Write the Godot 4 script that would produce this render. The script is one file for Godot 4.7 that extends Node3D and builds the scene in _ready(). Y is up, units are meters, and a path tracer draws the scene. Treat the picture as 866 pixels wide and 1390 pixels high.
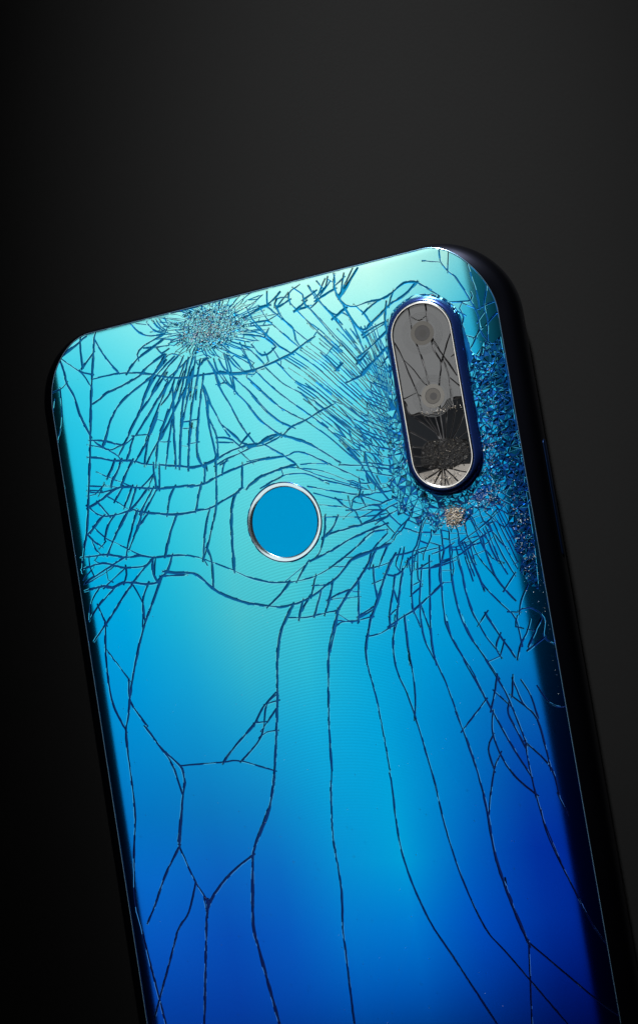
extends Node3D
# A smartphone with a shattered blue back lies face down on a black studio surface.
# Phone coordinates: x to the right and y up along the phone (0 at its top edge), z out of its back, all in millimetres; spot() turns them into metres.

const W := 73.8          # width of the phone
const L := 154.8         # its length
const R := 11.0          # radius of its corners
const INSET := 2.5       # from the outline of the frame to the edge of the glass at the sides
const PX := 24.3         # the camera bump: a capsule round a line from PY0 to PY1
const PY0 := -12.15
const PY1 := -28.7
const FX := 0.05         # the fingerprint sensor
const FY := -33.42

var rng := RandomNumberGenerator.new()
var bumps := FastNoiseLite.new()
var cuts := []           # strokes along the cracks of the back glass
var lens_cuts := []      # and of the camera cover
var coat: StandardMaterial3D
var fracture: StandardMaterial3D
var chipped_glint: StandardMaterial3D
var glue: StandardMaterial3D
var frost: StandardMaterial3D
var lit_film_map: ImageTexture
var deep_map: ImageTexture


func _ready() -> void:
	rng.seed = 20
	bumps.seed = 7
	bumps.frequency = 0.35
	# camera
	var cam := Camera3D.new()
	cam.name = "camera"
	cam.fov = 41.4474
	cam.near = 0.02
	cam.far = 20.0
	cam.transform = Transform3D(Basis(Vector3(0.917152, -0.364387, 0.161416), Vector3(0.169524, -0.009859, -0.985477), Vector3(0.360686, 0.931196, 0.052730)), Vector3(72.5798, 181.4891, -34.6589) * 0.001)
	add_child(cam)
	cam.current = true
	# a dark studio
	var env := Environment.new()
	env.background_mode = Environment.BG_COLOR
	env.background_color = Color(0.0035, 0.0035, 0.004).linear_to_srgb()
	env.tonemap_mode = Environment.TONE_MAPPER_LINEAR
	env.tonemap_exposure = 1.0
	env.sdfgi_enabled = true
	env.ssao_enabled = true
	env.ssil_enabled = true
	var we := WorldEnvironment.new()
	we.name = "environment"
	we.environment = env
	add_child(we)
	# the large soft box above and to the left of the phone, which its mirror-like back shows
	soft_box(Vector3(-200, -12, 308), Vector2(0.37, 0.42), 0.345, Color(1.0, 0.99, 0.97), -8.0)
	# a lamp with barn doors beyond the top of the phone: the glow on the surface behind the phone
	var lamp := SpotLight3D.new()
	lamp.name = "backdrop_lamp"
	lamp.light_energy = 6.4
	lamp.light_color = Color(1.0, 0.995, 0.985)
	lamp.light_size = 0.03
	lamp.spot_angle = 6.2
	lamp.spot_angle_attenuation = 1.0
	lamp.spot_range = 3.0
	lamp.spot_attenuation = 2.0
	lamp.shadow_enabled = true
	lamp.position = spot(60, 520, 260)
	add_child(lamp)
	lamp.look_at_from_position(lamp.position, spot(21, -2, -8), Vector3.UP)

	make_materials()
	make_surface()
	var phone := Node3D.new()
	phone.name = "smartphone"
	add_child(phone)
	phone.set_meta("label", "smartphone lying face down, its shiny blue glass back shattered all over")
	phone.set_meta("category", "smartphone")
	make_frame(phone)
	cracks()
	streaks()
	web()
	burst()
	make_back(phone)
	make_fingerprint(phone)
	camera_cracks()
	make_bump(phone)
	make_powder()


# ---------------------------------------------------------------- small helpers

func spot(x: float, y: float, z: float) -> Vector3:
	return Vector3(x, z + 8.0, -(y + L * 0.5)) * 0.001


func dir(n: Vector3) -> Vector3:
	return Vector3(n.x, n.z, -n.y)


func soft_box(at: Vector3, size: Vector2, energy: float, tint: Color, turn: float) -> void:
	var a := AreaLight3D.new()
	a.name = "soft_box"
	a.area_size = size
	a.area_normalize_energy = false
	a.light_energy = energy
	a.light_color = tint
	a.area_range = 4.0
	a.shadow_enabled = true
	add_child(a)
	a.look_at_from_position(spot(at.x, at.y, at.z), spot(at.x, at.y, 0), Vector3(sin(deg_to_rad(turn)), 0, -cos(deg_to_rad(turn))))


# How far the glass has curved down at (x, y).
func sag(x: float, y: float) -> float:
	var ex := clampf(1.0 - (W * 0.5 - INSET - absf(x)) / 4.0, 0.0, 1.0)
	var ey := clampf(1.0 - (-0.86 - y) / 0.9, 0.0, 1.0)
	return -0.9 * ex * ex * ex - 0.1 * ey * ey


func sag_normal(x: float, y: float) -> Vector3:
	var h := 0.02
	return Vector3((sag(x - h, y) - sag(x + h, y)) / (2.0 * h), (sag(x, y - h) - sag(x, y + h)) / (2.0 * h), 1.0).normalized()


func film_uv(p: Vector2) -> Vector2:
	return Vector2(p.x / W + 0.5, -p.y / L)


# A heap of triangles with normals and uvs, in phone millimetres.
class Heap:
	var v := PackedVector3Array()
	var n := PackedVector3Array()
	var t := PackedVector2Array()
	var shift := Vector2()

	func corner(p: Vector3, nn: Vector3) -> void:
		v.append(Vector3(p.x, p.z + 8.0, -(p.y + 77.4)) * 0.001)
		n.append(Vector3(nn.x, nn.z, -nn.y))
		t.append(Vector2((p.x + shift.x) / 73.8 + 0.5, -(p.y + shift.y) / 154.8))

	func tri(a: Vector3, b: Vector3, c: Vector3, na: Vector3, nb: Vector3, nc: Vector3) -> void:
		if (b - a).cross(c - a).dot(na + nb + nc) < 0.0:
			corner(a, na); corner(b, nb); corner(c, nc)
		else:
			corner(a, na); corner(c, nc); corner(b, nb)

	func quad(a: Vector3, b: Vector3, c: Vector3, d: Vector3, nn: Vector3) -> void:
		tri(a, b, c, nn, nn, nn)
		tri(a, c, d, nn, nn, nn)

	func add_to(m: ArrayMesh, mat: Material) -> void:
		if v.is_empty():
			return
		var s := []
		s.resize(Mesh.ARRAY_MAX)
		s[Mesh.ARRAY_VERTEX] = v
		s[Mesh.ARRAY_NORMAL] = n
		s[Mesh.ARRAY_TEX_UV] = t
		m.add_surface_from_arrays(Mesh.PRIMITIVE_TRIANGLES, s)
		m.surface_set_material(m.get_surface_count() - 1, mat)


func piece(called: String, heaps: Array, mats: Array, parent: Node) -> MeshInstance3D:
	var m := ArrayMesh.new()
	for i in heaps.size():
		heaps[i].add_to(m, mats[i])
	var o := MeshInstance3D.new()
	o.name = called
	o.mesh = m
	parent.add_child(o, true)
	return o


# Closed loops of points (phone millimetres), one above the other, joined into a smooth skin.
func skin(called: String, loops: Array, mat: Material, parent: Node, closed_top := false, closed_bottom := false) -> MeshInstance3D:
	var st := SurfaceTool.new()
	st.begin(Mesh.PRIMITIVE_TRIANGLES)
	var n: int = loops[0].size()
	for loop in loops:
		for p in loop:
			st.set_uv(film_uv(Vector2(p.x, p.y)))
			st.add_vertex(spot(p.x, p.y, p.z))
	for k in loops.size() - 1:
		for i in n:
			var j := (i + 1) % n
			for q in [k * n + i, (k + 1) * n + i, k * n + j, k * n + j, (k + 1) * n + i, (k + 1) * n + j]:
				st.add_index(q)
	for cap in [[closed_top, 0], [closed_bottom, loops.size() - 1]]:
		if cap[0]:
			var mid := Vector3()
			for p in loops[cap[1]]:
				mid += p / n
			st.set_uv(film_uv(Vector2(mid.x, mid.y)))
			st.add_vertex(spot(mid.x, mid.y, mid.z))
			var c := n * loops.size() + (0 if cap[1] == 0 else (1 if closed_top else 0))
			for i in n:
				var j := (i + 1) % n
				for q in ([c, cap[1] * n + i, cap[1] * n + j] if cap[1] == 0 else [c, cap[1] * n + j, cap[1] * n + i]):
					st.add_index(q)
	st.generate_normals()
	st.set_material(mat)
	var o := MeshInstance3D.new()
	o.name = called
	o.mesh = st.commit()
	parent.add_child(o, true)
	return o


func ring_of(centre: Vector2, r: float, z: float, n := 72) -> Array:
	var out := []
	for i in n:
		var a := TAU * i / n
		out.append(Vector3(centre.x + r * cos(a), centre.y + r * sin(a), z))
	return out


# The capsule round the camera bump, at a distance r from its middle line; u runs once round it.
func capsule(r: float, u: float) -> Vector2:
	var straight := PY0 - PY1
	var d := fposmod(u, 1.0) * (2.0 * straight + TAU * r)
	if d < straight:
		return Vector2(PX + r, PY1 + d)
	d -= straight
	if d < PI * r:
		return Vector2(PX + r * cos(d / r), PY0 + r * sin(d / r))
	d -= PI * r
	if d < straight:
		return Vector2(PX - r, PY0 - d)
	d -= straight
	return Vector2(PX - r * cos(d / r), PY1 - r * sin(d / r))


func capsule_loop(r: float, z: float, n := 120) -> Array:
	var out := []
	for i in n:
		# the same share of the straight and the round stretches at every radius
		var u := float(i) / n * 4.0
		var p: Vector2
		var s := u - floorf(u)
		match int(u):
			0: p = Vector2(PX + r, lerpf(PY1, PY0, s))
			1: p = Vector2(PX + r * cos(PI * s), PY0 + r * sin(PI * s))
			2: p = Vector2(PX - r, lerpf(PY0, PY1, s))
			_: p = Vector2(PX - r * cos(PI * s), PY1 - r * sin(PI * s))
		out.append(Vector3(p.x, p.y, z))
	return out


func to_capsule(p: Vector2) -> float:
	return p.distance_to(Vector2(PX, clampf(p.y, PY1, PY0)))


func flat_points(list: Array) -> PackedVector2Array:
	var out := PackedVector2Array()
	for i in list.size() / 2:
		out.append(Vector2(list[2 * i], list[2 * i + 1]))
	return out


func area_of(p: PackedVector2Array) -> float:
	var a := 0.0
	for i in p.size():
		a += p[i].cross(p[(i + 1) % p.size()])
	return a * 0.5


func middle_of(p: PackedVector2Array) -> Vector2:
	var c := Vector2()
	var a := 0.0
	for i in p.size():
		var j := (i + 1) % p.size()
		var w := p[i].cross(p[j])
		a += w
		c += (p[i] + p[j]) * w
	return c / (3.0 * a) if absf(a) > 1e-6 else p[0]


# ---------------------------------------------------------------- materials

func shade(c: Color) -> Color:
	return c.linear_to_srgb()


func make_materials() -> void:
	# the film under the glass: its gradient finish with the soft box's falloff painted in, teal at the top and down the middle, blue outside, deep blue below
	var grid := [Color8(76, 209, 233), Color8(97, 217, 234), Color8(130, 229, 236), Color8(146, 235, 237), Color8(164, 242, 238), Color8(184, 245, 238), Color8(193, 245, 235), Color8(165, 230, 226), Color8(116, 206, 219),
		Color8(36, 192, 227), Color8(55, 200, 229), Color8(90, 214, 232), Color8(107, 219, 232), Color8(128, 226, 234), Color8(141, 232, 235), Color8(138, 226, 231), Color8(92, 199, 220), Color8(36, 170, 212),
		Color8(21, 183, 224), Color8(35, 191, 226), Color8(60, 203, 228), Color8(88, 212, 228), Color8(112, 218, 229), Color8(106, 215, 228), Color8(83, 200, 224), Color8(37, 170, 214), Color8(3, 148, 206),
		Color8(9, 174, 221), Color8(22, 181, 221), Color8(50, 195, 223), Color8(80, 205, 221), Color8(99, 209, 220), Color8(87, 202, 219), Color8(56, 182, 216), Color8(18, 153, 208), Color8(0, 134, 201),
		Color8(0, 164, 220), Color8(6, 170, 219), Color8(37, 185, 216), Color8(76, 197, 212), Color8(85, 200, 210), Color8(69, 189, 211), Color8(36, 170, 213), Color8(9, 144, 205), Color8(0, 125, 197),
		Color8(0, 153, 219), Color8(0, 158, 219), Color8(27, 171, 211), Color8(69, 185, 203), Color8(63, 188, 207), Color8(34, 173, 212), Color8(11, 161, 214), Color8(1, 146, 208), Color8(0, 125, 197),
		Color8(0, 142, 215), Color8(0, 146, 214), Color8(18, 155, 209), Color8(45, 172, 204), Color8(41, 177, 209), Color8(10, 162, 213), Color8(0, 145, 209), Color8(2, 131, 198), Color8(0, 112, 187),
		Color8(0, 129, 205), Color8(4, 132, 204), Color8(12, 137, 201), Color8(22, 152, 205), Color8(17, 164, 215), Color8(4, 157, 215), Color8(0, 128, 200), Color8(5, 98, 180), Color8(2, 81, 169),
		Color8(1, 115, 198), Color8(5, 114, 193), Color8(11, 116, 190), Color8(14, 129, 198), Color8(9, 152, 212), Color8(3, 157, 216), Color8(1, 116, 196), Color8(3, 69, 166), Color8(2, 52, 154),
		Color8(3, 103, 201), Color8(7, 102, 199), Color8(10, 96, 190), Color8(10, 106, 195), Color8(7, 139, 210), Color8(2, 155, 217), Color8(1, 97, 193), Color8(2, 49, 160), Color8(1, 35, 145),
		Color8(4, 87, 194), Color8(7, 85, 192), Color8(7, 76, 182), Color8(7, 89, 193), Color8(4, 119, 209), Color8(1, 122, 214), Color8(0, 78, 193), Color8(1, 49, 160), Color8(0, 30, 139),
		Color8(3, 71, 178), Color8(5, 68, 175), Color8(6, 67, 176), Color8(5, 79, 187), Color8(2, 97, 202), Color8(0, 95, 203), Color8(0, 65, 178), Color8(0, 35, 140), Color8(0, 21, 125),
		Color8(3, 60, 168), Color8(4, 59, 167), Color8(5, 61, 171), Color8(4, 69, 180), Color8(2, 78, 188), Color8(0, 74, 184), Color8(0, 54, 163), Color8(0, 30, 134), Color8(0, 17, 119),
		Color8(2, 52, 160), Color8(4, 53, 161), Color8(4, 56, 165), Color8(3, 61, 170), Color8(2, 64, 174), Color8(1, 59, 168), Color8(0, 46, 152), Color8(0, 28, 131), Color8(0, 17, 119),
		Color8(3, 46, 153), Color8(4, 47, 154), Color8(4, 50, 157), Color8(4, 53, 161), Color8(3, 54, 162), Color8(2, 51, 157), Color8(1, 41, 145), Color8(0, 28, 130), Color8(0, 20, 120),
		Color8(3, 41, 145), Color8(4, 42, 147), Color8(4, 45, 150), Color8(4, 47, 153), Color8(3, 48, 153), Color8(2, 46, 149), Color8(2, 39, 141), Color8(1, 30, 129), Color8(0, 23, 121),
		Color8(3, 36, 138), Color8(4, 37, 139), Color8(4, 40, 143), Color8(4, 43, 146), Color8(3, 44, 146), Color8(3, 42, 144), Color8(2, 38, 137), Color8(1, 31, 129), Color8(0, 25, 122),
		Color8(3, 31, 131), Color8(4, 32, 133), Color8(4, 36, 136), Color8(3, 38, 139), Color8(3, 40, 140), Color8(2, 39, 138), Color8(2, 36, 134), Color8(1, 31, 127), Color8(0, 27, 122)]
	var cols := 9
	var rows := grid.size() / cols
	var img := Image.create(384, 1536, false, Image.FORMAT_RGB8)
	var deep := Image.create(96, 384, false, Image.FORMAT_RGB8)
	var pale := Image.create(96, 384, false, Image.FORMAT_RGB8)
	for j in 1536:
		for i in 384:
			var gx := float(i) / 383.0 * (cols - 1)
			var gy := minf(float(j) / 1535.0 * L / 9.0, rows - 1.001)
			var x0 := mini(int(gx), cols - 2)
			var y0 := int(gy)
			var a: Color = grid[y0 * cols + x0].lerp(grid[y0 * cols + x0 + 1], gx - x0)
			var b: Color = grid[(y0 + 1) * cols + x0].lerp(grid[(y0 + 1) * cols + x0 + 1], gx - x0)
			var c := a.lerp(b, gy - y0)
			# the film is ruled with fine curved lines, plainest down its middle
			var x := (i / 383.0 - 0.5) * W
			var y := -j / 1535.0 * L
			var ruled := exp(-pow((x - 1.0) / 13.0, 2.0) - pow((y + 46.0) / 22.0, 2.0))
			var f := 1.0 + 0.055 * ruled * sin(TAU * (y + 0.018 * (x - 4.0) * (x - 4.0) + 0.1 * x) / 0.42)
			img.set_pixel(i, j, Color(c.r * f, c.g * f, c.b * f))
			if i % 4 == 0 and j % 4 == 0:
				deep.set_pixel(i / 4, j / 4, Color(c.r * 0.03, c.g * (0.22 + 0.24 * c.g), c.b * (0.36 + 0.28 * c.g)))
				pale.set_pixel(i / 4, j / 4, c.lerp(Color(0.8, 0.97, 1.0), 0.27))  # whitened film colour: pale glints painted on the bevels
	lit_film_map = ImageTexture.create_from_image(img)
	deep_map = ImageTexture.create_from_image(deep)
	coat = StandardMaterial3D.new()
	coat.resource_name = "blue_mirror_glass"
	coat.albedo_texture = lit_film_map
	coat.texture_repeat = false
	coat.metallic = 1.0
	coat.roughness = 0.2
	fracture = StandardMaterial3D.new()
	fracture.resource_name = "broken_glass_edge"
	fracture.albedo_texture = deep_map
	fracture.metallic = 0.85
	fracture.roughness = 0.3
	chipped_glint = StandardMaterial3D.new()
	chipped_glint.resource_name = "chipped_glint_rim"
	chipped_glint.albedo_texture = ImageTexture.create_from_image(pale)
	chipped_glint.texture_repeat = false
	chipped_glint.metallic = 1.0
	chipped_glint.roughness = 0.18
	glue = StandardMaterial3D.new()
	glue.resource_name = "blue_film_under_the_glass"
	glue.albedo_texture = deep_map
	glue.metallic = 0.9
	glue.roughness = 0.3
	frost = StandardMaterial3D.new()
	frost.resource_name = "crushed_glass"
	frost.albedo_color = shade(Color(0.05, 0.07, 0.085))
	frost.roughness = 0.45


func plain(called: String, c: Color, rough: float, metal := 0.0) -> StandardMaterial3D:
	var m := StandardMaterial3D.new()
	m.resource_name = called
	m.albedo_color = shade(c)
	m.roughness = rough
	m.metallic = metal
	return m


# ---------------------------------------------------------------- the surface and the frame of the phone

func make_surface() -> void:
	var m := plain("black_paper", Color(0.0017, 0.00175, 0.0018), 0.95)
	var grain := FastNoiseLite.new()
	grain.seed = 3
	grain.frequency = 0.09
	var nt := NoiseTexture2D.new()
	nt.noise = grain
	nt.seamless = true
	nt.width = 512
	nt.height = 512
	nt.as_normal_map = true
	nt.bump_strength = 1.0
	m.metallic_specular = 0.08
	m.normal_enabled = true
	m.normal_texture = nt
	m.normal_scale = 0.12
	m.uv1_triplanar = true
	m.uv1_scale = Vector3(30, 30, 30)
	var box := BoxMesh.new()
	box.size = Vector3(3.0, 0.02, 3.0)
	box.material = m
	var o := MeshInstance3D.new()
	o.name = "ground"
	o.mesh = box
	o.position = Vector3(0, -0.0101, 0)
	o.set_meta("kind", "structure")
	o.set_meta("label", "matt black studio surface under and behind the phone")
	add_child(o)


# Points round the outline of the phone with the direction outwards, counter-clockwise.
func outline() -> Array:
	var out := []
	for q in 4:
		var c := Vector2(W * 0.5 - R, -R) if q == 0 else Vector2(-W * 0.5 + R, -R) if q == 1 else Vector2(-W * 0.5 + R, -L + R) if q == 2 else Vector2(W * 0.5 - R, -L + R)
		for i in 25:
			var a := PI * 0.5 * (q + i / 24.0)
			var n := Vector2(cos(a), sin(a))
			out.append([c + n * R, n])
		if q % 2 == 1:      # the long sides
			for i in range(1, 12):
				var n := Vector2(-1, 0) if q == 1 else Vector2(1, 0)
				out.append([Vector2(n.x * W * 0.5, lerpf(-R, -L + R, i / 12.0) if q == 1 else lerpf(-L + R, -R, i / 12.0)), n])
	return out


func inset_at(n: Vector2) -> float:
	return INSET * lerpf(0.35, 1.0, smoothstep(0.0, 1.0, absf(n.x)))


func glass_outline() -> PackedVector2Array:
	var out := PackedVector2Array()
	for e in outline():
		out.append(e[0] - e[1] * inset_at(e[1]))
	return out


func make_frame(phone: Node3D) -> void:
	var m := plain("dark_blue_metal_frame", Color(0.0045, 0.005, 0.008), 0.32, 1.0)
	var rows := [[0.98, -0.9], [0.95, 0.0], [0.93, 0.03], [0.9, 0.0]]
	var loops := []
	for r in rows:
		var loop := []
		for e in outline():
			var p: Vector2 = e[0] - e[1] * inset_at(e[1]) * r[0]
			var g: Vector2 = e[0] - e[1] * inset_at(e[1])
			loop.append(Vector3(p.x, p.y, sag(g.x, g.y) + r[1]))
		loops.append(loop)
	for r in [[0.66, 0.06], [0.42, 0.14], [0.2, 0.27], [0.06, 0.45], [0.0, 0.7], [0.0, 1.0]]:
		var loop := []
		for e in outline():
			var p: Vector2 = e[0] - e[1] * inset_at(e[1]) * r[0]
			var g: Vector2 = e[0] - e[1] * inset_at(e[1])
			loop.append(Vector3(p.x, p.y, lerpf(sag(g.x, g.y), -4.4, r[1])))
		loops.append(loop)
	for r in [[0.05, -5.4], [0.5, -6.6], [1.3, -7.5], [2.6, -7.98]]:
		var loop := []
		for e in outline():
			var p: Vector2 = e[0] - e[1] * r[0]
			loop.append(Vector3(p.x, p.y, r[1]))
		loops.append(loop)
	skin("frame", loops, m, phone, false, true)
	# the thin polished bead between the glass and the frame
	var bead := plain("polished_bead", Color(0.1, 0.2, 0.3), 0.25, 1.0)
	loops = []
	for r in [[1.0, -0.5], [0.0, 0.01], [-0.03, 0.035], [-0.07, 0.045], [-0.11, 0.03], [-0.13, -0.3]]:
		var loop := []
		for e in outline():
			var g: Vector2 = e[0] - e[1] * inset_at(e[1])
			var p: Vector2 = g - e[1] * r[0] if r[0] < 0.5 else g - e[1] * 0.03
			loop.append(Vector3(p.x, p.y, sag(g.x, g.y) + r[1]))
		loops.append(loop)
	skin("edge_bead", loops, bead, phone)
	# the long key in the right flank
	var km := plain("side_key_metal", Color(0.004, 0.01, 0.03), 0.35, 1.0)
	var kl := []
	for r in [[0.75, 0.0], [0.75, 0.5], [0.66, 0.62], [0.5, 0.66]]:
		var loop := []
		for i in 40:
			var a := TAU * i / 40.0
			var yy: float = -36.5 + (7.2 if sin(a) > 0.0 else -7.2) + sin(a) * r[0]
			loop.append(Vector3(W * 0.5 - 0.5 + r[1] , yy, -3.9 + cos(a) * r[0]))
		kl.append(loop)
	skin("side_key", kl, km, phone, false, true)


# ---------------------------------------------------------------- cracks

# A crack w millimetres wide along the points of list: a strip that is cut out of the glass.
func strip(w: float, pts: PackedVector2Array, step := 0.55) -> PackedVector2Array:
	var path := PackedVector2Array()
	for i in pts.size() - 1:
		var a := pts[maxi(i - 1, 0)]
		var b := pts[i]
		var c := pts[i + 1]
		var d := pts[mini(i + 2, pts.size() - 1)]
		var n := maxi(1, int(b.distance_to(c) / step))
		for k in n:
			path.append(b.cubic_interpolate(c, a, d, float(k) / n) if n > 1 else b)
	path.append(pts[pts.size() - 1])
	var left := PackedVector2Array()
	var right := PackedVector2Array()
	var last := path.size() - 1
	for i in path.size():
		var t := (path[mini(i + 1, last)] - path[maxi(i - 1, 0)]).normalized()
		var n := Vector2(-t.y, t.x)
		var at := path[i] + n * bumps.get_noise_2d(path[i].x * 3.0, path[i].y * 3.0) * minf(0.06, w * 0.3)
		var h := w * 0.5 * (0.9 + 0.65 * bumps.get_noise_2d(path[i].x + 90.0, path[i].y))
		if i == 0 or i == last:
			h *= 0.6
		left.append(at + n * h)
		right.append(at - n * h)
	right.reverse()
	left.append_array(right)
	return left


func k(w: float, list: Array) -> void:
	var p := flat_points(list)
	var n := p.size() - 1
	p[0] += (p[0] - p[1]).normalized() * 0.3
	p[n] += (p[n] - p[n - 1]).normalized() * 0.3
	cuts.append(strip(maxf(0.075, w * 0.78 - 0.075), p))


func j(w: float, list: Array) -> void:
	lens_cuts.append(strip(maxf(0.055, w * 0.7), flat_points(list), 0.4))


func along(p: PackedVector2Array, t: float) -> Vector2:
	var s := clampf(t, 0.0, 1.0) * (p.size() - 1)
	var i := mini(int(s), p.size() - 2)
	return p[i].lerp(p[i + 1], s - i)


# A sheaf of n hairline cracks between two guides, joined here and there by short bars.
func sheaf(w: float, n: int, a: Array, b: Array, bars: float, from := 0.0, to := 1.0) -> void:
	var ga := flat_points(a)
	var gb := flat_points(b)
	var before := PackedVector2Array()
	for i in n:
		var s := (i + rng.randf_range(0.25, 0.75)) / n
		var line := PackedVector2Array()
		var t0 := from + rng.randf_range(0.0, 0.2) * (1.0 if rng.randf() < 0.25 else 0.0)
		for q in 7:
			var t := lerpf(t0, to, q / 6.0)
			line.append(along(ga, t).lerp(along(gb, t), s) + Vector2(rng.randf_range(-0.025, 0.025), rng.randf_range(-0.025, 0.025)))
		cuts.append(strip(w * rng.randf_range(0.7, 1.3), line))
		if i > 0:
			for q in 3:
				if rng.randf() < bars:
					var t := rng.randf_range(0.3, 0.95)
					cuts.append(strip(w * 1.6, PackedVector2Array([along(before, t), along(line, t - rng.randf_range(0.0, 0.08))])))
		before = line


func streaks() -> void:
	sheaf(0.075, 13, [4.0, -11.1, 7.1, -13.9, 10.7, -18.1, 13.1, -20.6, 14.6, -22.2, 16.4, -25.2, 17.1, -27.2], [12.6, -8.6, 14.6, -11.5, 16.3, -15.0, 17.6, -18.5, 18.2, -21.5], 0.2)
	sheaf(0.09, 7, [12.9, -9.0, 15.0, -12.5, 16.6, -16.0, 17.6, -19.0, 18.0, -21.5], [18.4, -9.3, 18.5, -12.5, 18.6, -16.1, 18.6, -19.1, 18.9, -21.7], 0.6)
	sheaf(0.075, 9, [6.6, -19.7, 9.0, -22.3, 11.2, -24.7, 13.6, -27.5, 15.2, -29.6], [4.0, -11.1, 7.1, -13.9, 10.7, -18.1, 13.1, -20.6, 14.6, -22.2, 16.4, -25.2], 0.35)


# A point at distance d outside the bump: u from 0 runs up its right side, from 1 over its top, from 2 down its left side, from 3 round its bottom.
func outside(d: float, u: float) -> Vector2:
	var r := 5.2 + d
	var w := fposmod(u, 4.0)
	var s := w - floorf(w)
	match int(w):
		0: return Vector2(PX + r, lerpf(PY1, PY0, s))
		1: return Vector2(PX + r * cos(PI * s), PY0 + r * sin(PI * s))
		2: return Vector2(PX - r, lerpf(PY0, PY1, s))
	return Vector2(PX - r * cos(PI * s), PY1 - r * sin(PI * s))


func table(list: Array, u: float) -> float:
	for i in list.size() - 1:
		if u <= list[i + 1][0]:
			return lerpf(list[i][1], list[i + 1][1], clampf((u - list[i][0]) / (list[i + 1][0] - list[i][0]), 0.0, 1.0))
	return list[list.size() - 1][1]


# The web of short cracks round the lower end of the bump: spokes and the bars between them.
func web() -> void:
	var u := 2.25
	var before := []
	while u < 4.08:
		var far := table([[2.2, 2.4], [2.6, 4.0], [2.9, 7.0], [3.2, 10.0], [3.5, 10.0], [3.75, 8.0], [4.1, 4.6]], u) * rng.randf_range(0.75, 1.15)
		var slant := table([[2.2, 0.05], [2.9, 0.035], [3.1, 0.012], [3.4, 0.0], [4.1, -0.01]], u)
		var line := []
		var d := 0.9
		var w := 0.0
		while d < far + 0.8:
			w += rng.randf_range(-0.006, 0.006)
			line.append([d, u + w - slant * d])
			d += 0.8
		var pts := PackedVector2Array()
		for q in line:
			pts.append(outside(q[0], q[1]))
		if pts.size() > 2:
			cuts.append(strip(rng.randf_range(0.1, 0.2), pts))
		if before.size() > 1 and line.size() > 1:
			d = rng.randf_range(0.9, 1.6)
			while d < minf(far, before[before.size() - 1][0]):
				var e := d + rng.randf_range(-0.35, 0.35)
				var i := clampi(int((d - 0.9) / 0.8), 0, before.size() - 1)
				var i2 := clampi(int((e - 0.9) / 0.8), 0, line.size() - 1)
				if rng.randf() < 0.8:
					cuts.append(strip(rng.randf_range(0.09, 0.17), PackedVector2Array([outside(d, before[i][1]), outside(e, line[i2][1])])))
				d += rng.randf_range(0.6, 1.3) + d * 0.06
		before = line
		u += rng.randf_range(0.6, 1.3) * (0.042 if u < 3.0 else 0.03)


# The burst of short cracks round the upper impact, by the top edge.
func burst() -> void:
	var before := []
	var t := 0.0
	while t < TAU:
		var c := Vector2(cos(t), sin(t))
		var line := PackedVector2Array()
		var far := rng.randf_range(1.3, 1.9) * (1.25 if c.x > 0.3 and c.y > -0.3 else 1.0)
		for q in 6:
			var r := lerpf(0.6, far, q / 5.0)
			line.append(Vector2(-6.6 + 5.0 * r * cos(t + 0.05 * q * q / 5.0), minf(-4.3 + 3.1 * r * sin(t), -0.95 + 0.02 * q)) + Vector2(rng.randf_range(-0.08, 0.08), rng.randf_range(-0.1, 0.0)))
		cuts.append(strip(rng.randf_range(0.06, 0.13), line))
		if before.size():
			for q in range(1, 6):
				if rng.randf() < 0.45:
					cuts.append(strip(rng.randf_range(0.06, 0.12), PackedVector2Array([before[q], line[clampi(q + rng.randi_range(-1, 1), 0, 5)]])))
		before = Array(line)
		t += rng.randf_range(0.06, 0.15)


# Where the glass round the bump is crushed.
func crushed() -> PackedVector2Array:
	var out := PackedVector2Array()
	for i in 160:
		var u := 3.0 + i / 40.0
		var d := table([[3.0, 2.6], [3.2, 4.2], [3.45, 4.6], [3.75, 4.6], [3.95, 4.6], [4.02, 4.0], [4.1, 1.2], [4.6, 1.1], [4.75, 0.9], [4.9, 0.5], [5.0, 0.25], [6.1, 0.25], [6.4, 0.8], [6.7, 1.7], [7.0, 2.6]], u)
		out.append(outside(d * rng.randf_range(0.72, 1.2), u))
	return out


# Cuts the strips out of the sheet: what is left are the shards.
func shatter(sheet: PackedVector2Array, strips: Array) -> Array:
	var all := [sheet]
	var boxes := [bounds(sheet)]
	for s in strips:
		var box := bounds(s)
		var next := []
		var next_boxes := []
		for i in all.size():
			if not boxes[i].intersects(box):
				next.append(all[i])
				next_boxes.append(boxes[i])
				continue
			for p in cut_one(all[i], s):
				next.append(p)
				next_boxes.append(bounds(p))
		all = next
		boxes = next_boxes
	return all


func bounds(p: PackedVector2Array) -> Rect2:
	var r := Rect2(p[0], Vector2())
	for q in p:
		r = r.expand(q)
	return r


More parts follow.
